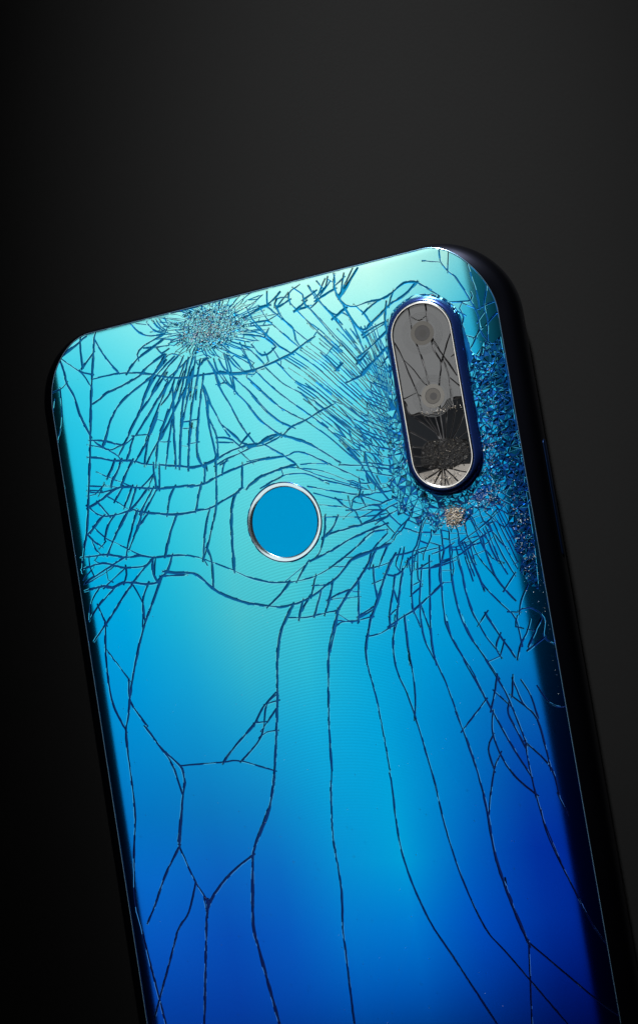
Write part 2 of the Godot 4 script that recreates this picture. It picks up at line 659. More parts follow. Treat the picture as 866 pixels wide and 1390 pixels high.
func cut_one(p: PackedVector2Array, s: PackedVector2Array, deep := 0) -> Array:
	var got := Geometry2D.clip_polygons(p, s)
	var hole := PackedVector2Array()
	for g in got:
		if Geometry2D.is_polygon_clockwise(g):
			hole = g
			break
	var out := []
	if hole.is_empty() or deep > 3:
		for g in got:
			if g.size() > 2 and not Geometry2D.is_polygon_clockwise(g) and area_of(g) > 0.012:
				out.append(g)
		return out
	# a crack that ends inside one shard: let it run on, as a hairline, to the nearest edge
	var best := 1e9
	var from := Vector2()
	var to := Vector2()
	for h in hole:
		for i in p.size():
			var e := Geometry2D.get_closest_point_to_segment(h, p[i], p[(i + 1) % p.size()])
			if h.distance_to(e) < best:
				best = h.distance_to(e)
				from = h
				to = e
	var t := (to - from).normalized() if best > 1e-4 else Vector2.RIGHT
	var n := Vector2(-t.y, t.x) * 0.03
	from -= t * 0.1
	to += t * 0.2
	for q in Geometry2D.clip_polygons(p, PackedVector2Array([from + n, from - n, to - n, to + n])):
		if q.size() > 2 and not Geometry2D.is_polygon_clockwise(q):
			out.append_array(cut_one(q, s, deep + 1))
	return out


# ---------------------------------------------------------------- shards

func tidy(p: PackedVector2Array, longest: float) -> PackedVector2Array:
	var out := PackedVector2Array()
	for q in p:
		if out.is_empty() or out[out.size() - 1].distance_to(q) > 0.02:
			out.append(q)
	while out.size() > 3 and out[0].distance_to(out[out.size() - 1]) < 0.02:
		out.remove_at(out.size() - 1)
	if longest > 0.0:
		var fine := PackedVector2Array()
		for i in out.size():
			var a := out[i]
			var b := out[(i + 1) % out.size()]
			var n := maxi(1, int(ceil(a.distance_to(b) / longest)))
			for q in n:
				fine.append(a.lerp(b, float(q) / n))
		out = fine
	return out


func shrunk(p: PackedVector2Array, b: float) -> PackedVector2Array:
	var out := PackedVector2Array()
	var n := p.size()
	for i in n:
		var d0 := (p[i] - p[(i + n - 1) % n]).normalized()
		var d1 := (p[(i + 1) % n] - p[i]).normalized()
		var m := Vector2(-d0.y, d0.x) + Vector2(-d1.y, d1.x)
		var l := maxf(m.length(), 0.7)
		out.append(p[i] + m / l * b * minf(2.0 / l, 1.6))
	return out


# How far a loose piece shows the film out of place.
func slip(a: float) -> Vector2:
	var s := 2.6 / (1.0 + a * 0.15)
	return Vector2(rng.randfn(0.0, s), rng.randfn(0.0, s)).limit_length(4.5)


func nearest(at: Vector2, polys: Array) -> Vector2:
	var best := 1e9
	var got := at
	for g in polys:
		for i in g.size():
			var e := Geometry2D.get_closest_point_to_segment(at, g[i], g[(i + 1) % g.size()])
			var d := at.distance_squared_to(e)
			if d < best:
				best = d
				got = e
	return got


# Slices a polygon wherever the glass curves, so that it can follow the curve.
func slices(p: PackedVector2Array) -> Array:
	var box := bounds(p)
	var xs := []
	for i in 9:
		xs.append(30.4 + 0.5 * i)
		xs.append(-30.4 - 0.5 * i)
	xs.sort()
	var parts := by_lines([p], xs, true, box)
	return by_lines(parts, [-1.7, -1.4, -1.1], false, box)


func by_lines(parts: Array, lines: Array, upright: bool, box: Rect2) -> Array:
	var lo := box.position.x if upright else box.position.y
	var hi := box.end.x if upright else box.end.y
	var inside := []
	for v in lines:
		if v > lo and v < hi:
			inside.append(v)
	if inside.is_empty():
		return parts
	inside.push_front(lo - 1.0)
	inside.append(hi + 1.0)
	var out := []
	for part in parts:
		for i in inside.size() - 1:
			var r := Rect2(inside[i], box.position.y - 1.0, inside[i + 1] - inside[i], box.size.y + 2.0) if upright else Rect2(box.position.x - 1.0, inside[i], box.size.x + 2.0, inside[i + 1] - inside[i])
			var band := PackedVector2Array([r.position, Vector2(r.end.x, r.position.y), r.end, Vector2(r.position.x, r.end.y)])
			for g in Geometry2D.intersect_polygons(part, band):
				if g.size() > 2:
					out.append(g)
	return out


# One shard: a flat top that follows the glass, a narrow bevel and broken flanks. tilt: how its top leans.
func shard(raw: PackedVector2Array, tilt: Vector2, lift: float, top: Heap, edge: Heap, side: Heap, bevel: float, flat_z := 999.0, thick := 0.15) -> void:
	var box := bounds(raw)
	var curved := flat_z > 900.0 and (absf(box.position.x) > 30.2 or absf(box.end.x) > 30.2 or box.end.y > -2.4)
	var p := tidy(raw, 0.7 if curved else 0.0)
	if p.size() < 3:
		return
	var round_ := 0.0
	for i in p.size():
		round_ += p[i].distance_to(p[(i + 1) % p.size()])
	var b := minf(bevel, 0.35 * area_of(p) / round_ * 2.0)
	var inner := shrunk(p, b)
	var c := middle_of(p)
	var whole := [inner]
	if Geometry2D.triangulate_polygon(inner).is_empty():
		whole = []
		for g in Geometry2D.offset_polygon(p, -b, Geometry2D.JOIN_MITER):
			if not Geometry2D.is_polygon_clockwise(g):
				whole.append(g)
		if whole.is_empty():
			whole = [p]
		for i in p.size():
			inner[i] = nearest(p[i], whole)
	var tops := []
	for g in whole:
		tops.append_array(slices(g) if curved else [g])
	for g in tops:
		var ids := Geometry2D.triangulate_polygon(g)
		for q in ids.size() / 3:
			var vs := []
			var ns := []
			for e in 3:
				var u: Vector2 = g[ids[q * 3 + e]]
				var z := (sag(u.x, u.y) if flat_z > 900.0 else flat_z) + lift + tilt.dot(u - c)
				var n := sag_normal(u.x, u.y) if curved else Vector3(0, 0, 1)
				vs.append(Vector3(u.x, u.y, z))
				ns.append((n - Vector3(tilt.x, tilt.y, 0)).normalized())
			top.tri(vs[0], vs[1], vs[2], ns[0], ns[1], ns[2])
	for i in p.size():
		var e := (i + 1) % p.size()
		var d := p[e] - p[i]
		if d.length() < 1e-4:
			continue
		var out := Vector3(d.y, -d.x, 0).normalized()
		var base_i := (sag(p[i].x, p[i].y) if flat_z > 900.0 else flat_z)
		var base_e := (sag(p[e].x, p[e].y) if flat_z > 900.0 else flat_z)
		var zi := base_i + lift + tilt.dot(p[i] - c)
		var ze := base_e + lift + tilt.dot(p[e] - c)
		var a := Vector3(inner[i].x, inner[i].y, zi)
		var a2 := Vector3(inner[e].x, inner[e].y, ze)
		var m := Vector3(p[i].x, p[i].y, zi - b * 0.5)
		var m2 := Vector3(p[e].x, p[e].y, ze - b * 0.5)
		var steep := 0.22 + 0.2 * bumps.get_noise_2d(p[i].x * 2.0 + 40.0, p[i].y * 2.0)
		(edge if bumps.get_noise_2d(c.x * 0.7 + p[i].x * 0.5, p[i].y * 0.9 - 60.0) > -0.03 else side).quad(a, m, m2, a2, (out * steep + Vector3(0, 0, 1)).normalized())
		side.quad(m, Vector3(p[i].x, p[i].y, base_i - thick), Vector3(p[e].x, p[e].y, base_e - thick), m2, out)


func make_back(phone: Node3D) -> void:
	var sheet := glass_outline()
	# the film that the broken glass still sticks to
	var film := Heap.new()
	for g in slices(sheet):
		var ids := Geometry2D.triangulate_polygon(g)
		for q in ids.size() / 3:
			var vs := []
			var ns := []
			for e in 3:
				var u: Vector2 = g[ids[q * 3 + e]]
				vs.append(Vector3(u.x, u.y, sag(u.x, u.y) - 0.14))
				ns.append(sag_normal(u.x, u.y))
			film.tri(vs[0], vs[1], vs[2], ns[0], ns[1], ns[2])
	var back := piece("back_glass", [film], [glue], phone)

	# zones of crushed glass: at the top edge and round the camera bump
	var zone_a := PackedVector2Array()
	for i in 90:
		var t := TAU * i / 90.0
		var r := rng.randf_range(0.7, 1.12) * (1.0 + 0.3 * bumps.get_noise_2d(cos(t) * 6.0, sin(t) * 6.0))
		zone_a.append(Vector2(-6.6 + 5.8 * r * cos(t), minf(-4.2 + 3.3 * r * sin(t), -1.0)))
	var zone_c := flat_points([31.6, -37.5, 31.2, -39.2, 32.1, -40.2, 31.5, -42.4, 32.3, -43.6, 31.7, -45.2, 32.7, -47.2, 33.6, -47.9, 34.0, -42.0, 34.1, -33.0, 32.8, -33.5])
	var zone_b := crushed()
	var strips := cuts.duplicate()
	var hole := PackedVector2Array()
	for p in capsule_loop(5.2, 0.0, 80):
		hole.append(Vector2(p.x, p.y))
	var disc := PackedVector2Array()
	for p in ring_of(Vector2(FX, FY), 5.62, 0.0, 64):
		disc.append(Vector2(p.x, p.y))
	var flank := PackedVector2Array([Vector2(29.6, -33.2), Vector2(34.2, -33.2), Vector2(34.2, -14.5), Vector2(33.0, -15.5), Vector2(32.2, -14.8), Vector2(31.2, -16.6), Vector2(30.4, -16.0), Vector2(29.6, -17.5)])
	strips.append_array([zone_a, zone_b, flank, zone_c, hole, disc])
	var shards := shatter(sheet, strips)
	shards.sort_custom(func(a, b): return area_of(a) > area_of(b))
	var mixed_top := Heap.new()
	var mixed_edge := Heap.new()
	var mixed_side := Heap.new()
	var hits := [Vector2(-6.6, -5.0), Vector2(23.5, -34.0), Vector2(32.5, -30.0)]
	for i in shards.size():
		var p: PackedVector2Array = shards[i]
		var c := middle_of(p)
		var a := area_of(p)
		var near := 99.0
		for h in hits:
			near = minf(near, c.distance_to(h))
		var lean := 0.002 + 0.035 * exp(-near / 7.0) + 0.008 * exp(-a / 1.5)
		if c.x > 31.5 and c.y < -12.0 and c.y > -62.0:
			lean += 0.03
		var tilt := Vector2(rng.randfn(0.0, lean), rng.randfn(0.0, lean))
		tilt = tilt.limit_length(0.022 / maxf(0.3, sqrt(a)) + 0.002)
		if i < 300:
			var top := Heap.new()
			var edge := Heap.new()
			var side := Heap.new()
			top.shift = slip(a)
			shard(p, tilt, rng.randf_range(-0.02, 0.02), top, edge, side, 0.07)
			piece("glass_shard", [top, edge, side], [coat, chipped_glint, fracture], back)
		else:
			mixed_top.shift = slip(a)
			shard(p, tilt, rng.randf_range(-0.04, 0.04), mixed_top, mixed_edge, mixed_side, 0.055)

	# splinters: points in rows round the bump and round the upper impact, joined into small wedges
	var pale := Heap.new()
	var pts := PackedVector2Array()
	var d := 0.1
	var gap := 0.3
	while d < 9.5:
		var round_ := 2.0 * (PY0 - PY1) + TAU * (5.2 + d)
		var n := int(round_ / (0.27 + 0.02 * d))
		for i in n:
			var q := capsule(5.2 + d + rng.randf_range(-0.45, 0.45) * gap, (i + rng.randf_range(-0.45, 0.45)) / n)
			if (q.x < 29.7 or q.y < -33.0) and rng.randf() > 0.5 + 0.9 * bumps.get_noise_2d(q.x * 0.9 + 11.0, q.y * 0.9):
				pts.append(q)
		d += gap
		gap = minf(gap * 1.1, 0.62)
	splinters(pts, zone_b, mixed_top, mixed_edge, mixed_side, pale, 0.12)
	for zone in [flank, zone_c]:
		pts = PackedVector2Array()
		var la := Vector2(0.42, 0.91)
		var lb := Vector2(0.91, -0.42)
		for i in range(-60, 60):
			for q in range(-44, 45):
				if rng.randf() > 0.3 - 1.1 * bumps.get_noise_2d(i * 0.9, q * 0.35):
					pts.append(Vector2(32.0, -31.0) + la * (i + rng.randf_range(-0.45, 0.45)) * 0.62 + lb * (q + rng.randf_range(-0.4, 0.4)) * 0.24)
		splinters(pts, zone, mixed_top, mixed_edge, mixed_side, pale, 0.2)
	pts = PackedVector2Array()
	for ring in 24:
		var r := 0.2 + ring * 0.36
		var n := int(TAU * (r * 0.8 + 0.4) / 0.26)
		for i in n:
			var t := TAU * (i + rng.randf_range(-0.35, 0.35)) / n
			var rr := r + rng.randf_range(-0.2, 0.2)
			pts.append(Vector2(-6.6 + cos(t) * rr * 1.45, -4.6 + sin(t) * rr * 0.75))
	splinters(pts, zone_a, mixed_top, mixed_edge, mixed_side, pale, 0.13)
	var rest := piece("glass_splinters", [mixed_top, mixed_edge, mixed_side, pale], [coat, chipped_glint, fracture, frost], back)
	rest.set_meta("kind", "stuff")


func splinters(pts: PackedVector2Array, zone: PackedVector2Array, top: Heap, edge: Heap, side: Heap, pale: Heap, lean: float) -> void:
	var ids := Geometry2D.triangulate_delaunay(pts)
	for q in ids.size() / 3:
		var a := pts[ids[q * 3]]
		var b := pts[ids[q * 3 + 1]]
		var c := pts[ids[q * 3 + 2]]
		var m := (a + b + c) / 3.0
		if to_capsule(m) < 5.25 or m.x > 34.1 or not Geometry2D.is_point_in_polygon(m, zone) or maxf(a.distance_to(b), b.distance_to(c)) > 3.0:
			continue
		var p := PackedVector2Array([m + (a - m) * 0.9, m + (b - m) * 0.9, m + (c - m) * 0.9])
		if area_of(p) < 0.0:
			p.reverse()
		if area_of(p) < 0.004:
			continue
		var far := clampf((to_capsule(m) - 5.2) / 9.0, 0.0, 1.0) if m.x > 8.0 else 0.0
		var l := lean * lerpf(1.0, 0.35, far)
		var off := -0.08 * smoothstep(28.0, 31.0, m.x)
		var tilt := Vector2(off + rng.randfn(0.0, l * (1.6 if m.x > 29.0 else 1.0)), rng.randfn(0.0, l)).limit_length(0.5)
		tilt *= clampf(0.35 / sqrt(area_of(p) + 0.01), 0.25, 1.2)
		var share := rng.randf()
		var dust := 0.25 * bumps.get_noise_2d(m.x * 1.5, m.y * 1.5)
		if share < dust and area_of(p) < 0.05:
			shard(p, tilt, rng.randf_range(-0.08, 0.12), pale, pale, pale, 0.02)
		elif share < (0.12 if m.x < 8.0 else 0.28):
			shard(p, tilt * 1.3, rng.randf_range(-0.12, 0.05), side, side, side, 0.03)
		else:
			if m.x > 29.5:
				var roll := rng.randfn(-0.05, 0.18)
				tilt = (Vector2(0.91, -0.42) * roll + Vector2(rng.randfn(0.0, 0.06), rng.randfn(0.0, 0.06))) * clampf(0.35 / sqrt(area_of(p) + 0.01), 0.4, 1.1)
			shard(p, tilt, rng.randf_range(-0.1, 0.1), top, edge if rng.randf() < (0.3 if m.x > 29.0 else 0.12) else side, side, 0.04)


# ---------------------------------------------------------------- sensor and camera bump

func make_fingerprint(phone: Node3D) -> void:
	var steel := plain("polished_blue_steel", Color(0.6, 0.78, 0.86), 0.14, 1.0)
	var c := Vector2(FX, FY)
	var o := skin("fingerprint_sensor", [ring_of(c, 1.0, -0.115), ring_of(c, 4.5, -0.11), ring_of(c, 4.88, -0.105)], sensor_skin(), phone, true)
	for part in [["sensor_surround", plain("navy_sensor_rim", Color(0.01, 0.04, 0.12), 0.2, 1.0), [[5.62, -0.35], [5.58, 0.02], [5.54, 0.05], [5.48, 0.06], [5.44, 0.055]]], ["sensor_rim", steel, [[5.45, 0.058], [5.43, 0.054], [5.2, -0.002], [4.95, -0.064], [4.92, -0.08], [4.89, -0.26]]]]:
		var loops := []
		for r in part[2]:
			loops.append(ring_of(c, r[0], r[1], 120))
		loops.reverse()
		skin(part[0], loops, part[1], o)


func sensor_skin() -> StandardMaterial3D:
	var m := plain("blue_sensor_coat", Color(0.0, 0.27, 0.57), 0.22, 1.0)
	return m


func make_bump(phone: Node3D) -> void:
	var housing := plain("navy_bump_metal", Color(0.004, 0.012, 0.06), 0.22, 0.85)
	var silver := plain("polished_silver", Color(0.9, 0.9, 0.88), 0.14, 1.0)
	var loops := []
	for r in [[5.25, -0.4], [5.18, 0.15], [5.02, 0.62], [4.78, 0.95], [4.5, 1.14], [4.3, 1.2], [4.26, 1.1]]:
		loops.append(capsule_loop(r[0], r[1]))
	loops.reverse()
	var bump := skin("camera_bump", loops, housing, phone)
	loops = []
	for r in [[4.3, 1.1], [4.28, 1.26], [4.2, 1.34], [4.09, 1.36], [3.98, 1.33], [3.92, 1.25], [3.9, 0.8]]:
		loops.append(capsule_loop(r[0], r[1]))
	loops.reverse()
	skin("silver_rim", loops, silver, bump)
	var floor_m := plain("black_camera_plate", Color(0.01, 0.01, 0.011), 0.5)
	skin("camera_plate", [capsule_loop(2.0, 0.865), capsule_loop(3.95, 0.86)], floor_m, bump, true)
	# the cover glass in pieces: whole above, painted grey for the soft box's reflection; caved in below, painted dark where it turns from the light; ground to grit at the bottom
	var grey := plain("lit_cover_glass", Color(0.115, 0.12, 0.126), 0.2, 0.95)
	var dark := plain("unlit_cover_glass", Color(0.014, 0.016, 0.019), 0.25, 1.0)
	var edge := plain("cover_glass_edge", Color(0.006, 0.006, 0.007), 0.35, 0.4)
	var grit := plain("ground_cover_glass", Color(0.022, 0.0195, 0.0165), 0.7)
	var sheet := PackedVector2Array()
	for p in capsule_loop(3.92, 0.0, 100):
		sheet.append(Vector2(p.x, p.y))
	for p in shatter(sheet, lens_cuts):
		var c := middle_of(p)
		var top := Heap.new()
		var side := Heap.new()
		var tilt := Vector2(rng.randfn(0.0, 0.002), rng.randfn(0.0, 0.002))
		var m := grey
		var lift := 0.0
		if c.y < -30.4:
			m = grit
			tilt = Vector2(rng.randfn(0.0, 0.08), rng.randfn(0.0, 0.08))
			lift = -0.04
		elif c.y < -22.4:
			m = dark
			tilt = Vector2(rng.randfn(-0.1, 0.05), rng.randfn(0.0, 0.05))
			lift = -0.1
		tilt = tilt.limit_length(0.16 / maxf(0.5, sqrt(area_of(p))))
		shard(p, tilt, lift, top, side, side, 0.03, 1.16, 0.28)
		piece("cover_glass_shard", [top, side], [m, edge], bump)
	var bits := Heap.new()
	var bit_sides := Heap.new()
	var seeds := PackedVector2Array()
	for i in 420:
		seeds.append(Vector2(24.8 + rng.randfn(0.0, 1.5), -28.3 + rng.randfn(0.0, 0.8)))
	var joined := Geometry2D.triangulate_delaunay(seeds)
	for q in joined.size() / 3:
		var t := PackedVector2Array([seeds[joined[q * 3]], seeds[joined[q * 3 + 1]], seeds[joined[q * 3 + 2]]])
		var m := (t[0] + t[1] + t[2]) / 3.0
		if area_of(t) < 0.0:
			t.reverse()
		if area_of(t) < 0.006 or area_of(t) > 0.3 or to_capsule(m) > 3.6 or to_capsule(t[0]) > 3.85 or to_capsule(t[1]) > 3.85 or to_capsule(t[2]) > 3.85 or m.y > -25.0:
			continue
		for i in 3:
			t[i] = m + (t[i] - m) * 0.8
		shard(t, Vector2(rng.randfn(0.0, 0.22), rng.randfn(0.0, 0.22)).limit_length(0.3), rng.randf_range(0.0, 0.06), bits, bit_sides, bit_sides, 0.02, 1.16, 0.1)
	piece("cover_glass_crumbs", [bits, bit_sides], [plain("crumb_glass", Color(0.018, 0.018, 0.018), 0.3, 0.95), edge], bump).set_meta("kind", "stuff")
	var lens_ring := plain("lens_ring", Color(0.05, 0.05, 0.05), 0.25, 0.95)
	var lens_mid := plain("lens_middle", Color(0.088, 0.086, 0.082), 0.2, 0.95)
	var lens_core := plain("lens_core", Color(0.058, 0.058, 0.06), 0.2, 0.95)
	var faint := plain("faint_ring", Color(0.1, 0.104, 0.109), 0.25, 0.95)
	for y in [-12.1, -20.6]:
		var c := Vector2(PX + 0.1, y)
		var upper: bool = y > -15.0
		var o := skin("camera_lens", [ring_of(c, 0.5, 1.176, 40), ring_of(c, 0.98, 1.176, 40)], lens_core if upper else lens_mid, bump, true)
		o.set_meta("label", "upper round camera lens behind grey cracked glass" if upper else "lower round camera lens just above the caved-in glass")
		skin("lens_iris", [ring_of(c + Vector2(0.08, -0.06), 0.2, 1.18, 32), ring_of(c + Vector2(0.08, -0.06), 0.5, 1.18, 32)], lens_ring if upper else lens_core, o, true)
		skin("lens_rim", [ring_of(c, 0.98, 1.178, 48), ring_of(c, 1.06, 1.178, 48)], lens_ring, o)
		skin("lens_surround", [ring_of(c, 1.06, 1.174, 48), ring_of(c, 1.6, 1.174, 48)], lens_mid if upper else plain("pale_lens_surround", Color(0.13, 0.128, 0.122), 0.25, 0.95), bump)
		for r in [1.95, 2.15, 2.35, 2.55, 2.75]:
			skin("focus_ring", [ring_of(c, r - 0.035, 1.172, 64), ring_of(c, r + 0.035, 1.172, 64)], faint, bump)


# ---------------------------------------------------------------- powder

func make_powder() -> void:
	var grain := ArrayMesh.new()
	var h := Heap.new()
	var c := [Vector3(1, 0.1, 0), Vector3(-0.5, 0.8, 0.1), Vector3(-0.6, -0.7, -0.1), Vector3(0.05, 0.1, 0.8), Vector3(0.1, -0.1, -0.7)]
	for f in [[0, 1, 3], [1, 2, 3], [2, 0, 3], [1, 0, 4], [2, 1, 4], [0, 2, 4]]:
		var n: Vector3 = (c[f[0]] + c[f[1]] + c[f[2]]).normalized()
		h.tri(c[f[0]], c[f[1]], c[f[2]], n, n, n)
	# the grain is built round the origin, a metre across, and scaled where it lies
	for i in h.v.size():
		h.v[i] = (h.v[i] - spot(0, 0, 0)) * 1000.0
	var m := plain("ground_glass_grain", Color(0.12, 0.118, 0.112), 0.5)
	m.vertex_color_use_as_albedo = true
	h.add_to(grain, m)
	var where := []
	# a little dust lies everywhere
	for i in 420:
		var x := rng.randf_range(-31.0, 31.0)
		var y := rng.randf_range(-110.0, -2.0)
		if to_capsule(Vector2(x, y)) > 5.4 and Vector2(x - FX, y - FY).length() > 5.7:
			var size := rng.randf_range(0.012, 0.035) * 0.001
			where.append([Transform3D(Basis.from_euler(Vector3(rng.randf() * TAU, rng.randf() * TAU, 0)).scaled_local(Vector3(size * 1.6, size, size)), spot(x, y, 0.02)), Color(0.6, 0.6, 0.62)])
	# [x, y, spread x, spread y, count, size, how blue]
	for s in [[24.15, -36.7, 0.6, 0.64, 900, 0.1, -0.5], [24.15, -36.7, 1.1, 1.0, 160, 0.05, -0.5], [-6.5, -4.8, 3.0, 1.05, 1300, 0.06, 0.06], [-8.5, -2.7, 2.6, 0.6, 160, 0.06, 0.4], [-3.0, -2.7, 2.6, 0.6, 160, 0.06, 0.4], [20.5, -36.2, 2.2, 1.2, 140, 0.05, 0.5], [30.3, -30.5, 0.6, 3.2, 240, 0.05, 0.45], [28.6, -35.0, 1.3, 0.9, 260, 0.065, 0.4], [32.6, -40.5, 0.6, 4.0, 120, 0.06, 0.2], [33.9, -50.0, 0.15, 8.0, 60, 0.035, 0.0], [18.0, -27.0, 0.9, 3.0, 90, 0.05, 0.5], [31.8, -23.0, 1.0, 4.0, 120, 0.045, 0.5], [23.5, -31.5, 2.0, 0.6, 260, 0.06, -1.0], [24.8, -28.2, 1.5, 0.9, 160, 0.04, -1.0], [25.5, -22.6, 1.6, 0.25, 90, 0.06, -1.0]]:
		for i in s[4]:
			var x: float = s[0] + rng.randfn(0.0, s[2])
			var y: float = s[1] + rng.randfn(0.0, s[3])
			if y > -1.1 or x > 34.3:
				continue
			var dcap := to_capsule(Vector2(x, y))
			var z := sag(x, y) + 0.06
			if s[6] < -0.9:
				if dcap > 3.8:
					continue
				z = 1.18
			elif dcap < 5.3:
				continue
			var size: float = s[5] * rng.randf_range(0.5, 1.5) * 0.001
			var tint := Color(1, 1, 1).lerp(Color(0.45, 0.9, 1.35), maxf(s[6], 0.0) * rng.randf() * 1.6) * rng.randf_range(0.5, 1.15)
			if s[6] < 0.0:
				tint = Color(0.62, 0.52, 0.4) * rng.randf_range(0.55, 1.1)
			elif x < 8.0:
				tint = Color(tint.r * 0.8, tint.g * 0.72, tint.b * 0.74)
			where.append([Transform3D(Basis.from_euler(Vector3(rng.randf() * TAU, rng.randf() * TAU, rng.randf() * TAU)).scaled_local(Vector3(size * rng.randf_range(0.8, 1.8), size * rng.randf_range(0.35, 0.8), size * rng.randf_range(0.3, 0.8))), spot(x, y, z + rng.randf_range(0.0, 0.12))), tint])
	var mm := MultiMesh.new()
	mm.transform_format = MultiMesh.TRANSFORM_3D
	mm.use_colors = true
	mm.mesh = grain
	mm.instance_count = where.size()
	for i in where.size():
		mm.set_instance_transform(i, where[i][0])
		mm.set_instance_color(i, where[i][1])
	var o := MultiMeshInstance3D.new()
	o.name = "glass_powder"
	o.multimesh = mm
	o.set_meta("kind", "stuff")
	o.set_meta("label", "pale glass powder and crumbs lying in the crushed spots of the blue phone back")
	o.set_meta("category", "glass powder")
	add_child(o)


# ---------------------------------------------------------------- the cracks, traced in millimetres on the back of the phone

func cracks() -> void:
	k(0.52, [-24.80, -0.93, -25.06, -1.48, -25.80, -4.59, -26.66, -8.09, -27.41, -11.41, -28.37, -16.12])
	k(0.50, [-27.46, -1.16, -27.70, -3.16, -27.76, -5.44])
	k(0.50, [-27.84, -5.63, -26.67, -4.61, -25.62, -3.82])
	k(0.64, [-31.65, -3.34, -29.49, -2.57, -26.65, -1.23])
	k(0.32, [-31.20, -3.54, -29.88, -4.75, -28.23, -6.12, -26.38, -6.92])
	k(0.31, [-28.27, -6.07, -27.50, -7.30, -26.87, -8.76])
	k(0.51, [-31.50, -3.47, -30.97, -5.55, -30.91, -7.21, -29.92, -9.67, -29.39, -12.65, -28.20, -15.85])
	k(0.28, [-30.91, -7.21, -32.23, -7.96, -35.25, -8.07])
	k(0.32, [-32.16, -7.98, -32.31, -10.42, -32.93, -13.18, -34.58, -15.75])
	k(0.28, [-33.55, -9.34, -34.86, -11.98, -35.59, -14.32])
	k(0.40, [-25.13, -1.88, -24.14, -4.14, -23.09, -6.09, -21.97, -7.55])
	k(0.32, [-26.38, -7.58, -24.06, -7.61, -21.76, -7.69, -19.77, -8.07, -16.54, -8.99, -15.14, -9.49])
	k(0.49, [-20.62, -7.93, -19.84, -7.19, -18.52, -6.16, -16.82, -5.52, -14.25, -4.47])
	k(0.42, [-18.51, -6.32, -18.54, -5.65, -17.34, -4.60, -14.13, -3.80])
	k(0.52, [-27.13, -11.16, -25.77, -10.72, -24.49, -10.07, -22.11, -9.64, -18.75, -8.73, -17.20, -7.65, -14.31, -6.56])
	k(0.57, [-26.04, -17.18, -24.87, -14.77, -23.08, -12.49, -20.99, -11.09, -18.52, -9.99, -16.55, -9.09, -14.25, -7.48])
	k(0.55, [-19.97, -14.32, -19.04, -12.90, -17.46, -10.41, -15.75, -8.36, -14.11, -6.71])
	k(0.49, [-22.36, -17.48, -21.42, -16.05, -19.72, -14.17, -17.56, -12.19, -14.34, -9.26])
	k(0.49, [-20.67, -17.00, -18.47, -14.82, -14.61, -10.80])
	k(0.48, [-19.28, -18.07, -17.74, -15.76, -14.68, -11.18])
	k(0.37, [-18.75, -1.06, -17.65, -2.52, -15.99, -3.39, -13.80, -3.67])
	k(0.26, [-15.99, -1.48, -15.40, -2.61, -13.76, -3.48])
	k(0.24, [-15.20, -1.46, -14.69, -2.37, -13.69, -3.10])
	k(0.33, [-19.79, -8.11, -18.47, -8.35, -16.55, -9.00, -14.45, -9.84, -11.69, -10.52, -9.07, -10.67, -6.92, -10.82, -4.44, -11.44, -1.15, -12.14])
	k(0.42, [-18.55, -12.01, -16.70, -9.87, -14.63, -8.30, -12.89, -7.27])
	k(0.48, [-16.05, -12.52, -14.43, -10.94, -12.55, -9.14, -11.39, -7.60])
	k(0.42, [-17.57, -12.21, -16.12, -10.39, -13.98, -8.44, -12.23, -7.32])
	k(0.47, [-13.89, -12.96, -12.61, -10.72, -11.07, -8.26])
	k(0.41, [-12.93, -13.16, -11.69, -10.52, -10.57, -7.97])
	k(0.47, [-12.20, -13.39, -10.98, -10.27, -9.92, -8.01])
	k(0.41, [-11.22, -13.51, -10.41, -10.78, -9.41, -8.22])
	k(0.47, [-10.37, -13.68, -9.50, -10.58, -8.70, -8.57])
	k(0.58, [-9.08, -9.48, -8.28, -8.66, -7.72, -8.58])
	k(0.46, [-7.47, -9.03, -6.84, -10.35, -6.34, -12.42])
	k(0.35, [-6.60, -9.02, -6.28, -10.86, -5.30, -12.64, -4.39, -13.61])
	k(0.35, [-5.77, -9.20, -5.17, -10.70, -3.71, -12.19])
	k(0.29, [-4.42, -8.90, -3.45, -10.68, -1.47, -12.27])
	k(0.29, [-4.63, -8.85, -4.31, -10.69, -4.15, -13.46])
	k(0.25, [-3.18, -9.17, -1.20, -10.76])
	k(0.30, [-11.78, -7.31, -13.00, -6.65, -14.42, -7.14, -15.71, -8.07])
	k(0.35, [-10.33, -7.83, -12.05, -8.85, -14.51, -10.12])
	k(0.28, [-1.94, -9.43, -0.85, -10.45])
	k(0.36, [-17.07, -4.97, -14.76, -5.27, -13.44, -5.36])
	k(0.36, [-15.05, -5.61, -14.61, -6.30, -13.54, -5.94])
	k(0.30, [-14.54, -1.51, -14.14, -2.40, -13.28, -3.19])
	k(0.30, [-13.99, -1.53, -13.48, -2.45, -12.99, -2.86])
	k(0.30, [-13.20, -1.51, -12.88, -2.48])
	k(0.30, [-16.13, -1.55, -15.42, -2.62, -14.40, -3.24])
	k(0.30, [-15.01, -1.60, -14.50, -2.52, -13.61, -3.16])
	k(0.30, [-17.65, -1.21, -16.16, -1.75])
	k(0.29, [-6.37, -12.61, -5.44, -12.22])
	k(0.52, [-27.50, -12.10, -28.26, -15.72, -29.18, -20.24, -30.07, -24.16, -30.58, -26.51, -31.34, -29.44])
	k(0.54, [-25.67, -16.22, -26.51, -17.69])
	k(0.54, [-22.29, -17.28, -23.89, -19.20])
	k(0.49, [-21.29, -17.47, -22.83, -20.30])
	k(0.48, [-16.56, -14.39, -17.98, -16.71, -19.74, -18.97, -21.55, -20.84])
	k(0.42, [-18.45, -17.02, -19.30, -19.06, -20.16, -21.60])
	k(0.48, [-15.11, -14.68, -16.50, -17.20, -17.49, -19.00, -18.38, -22.13])
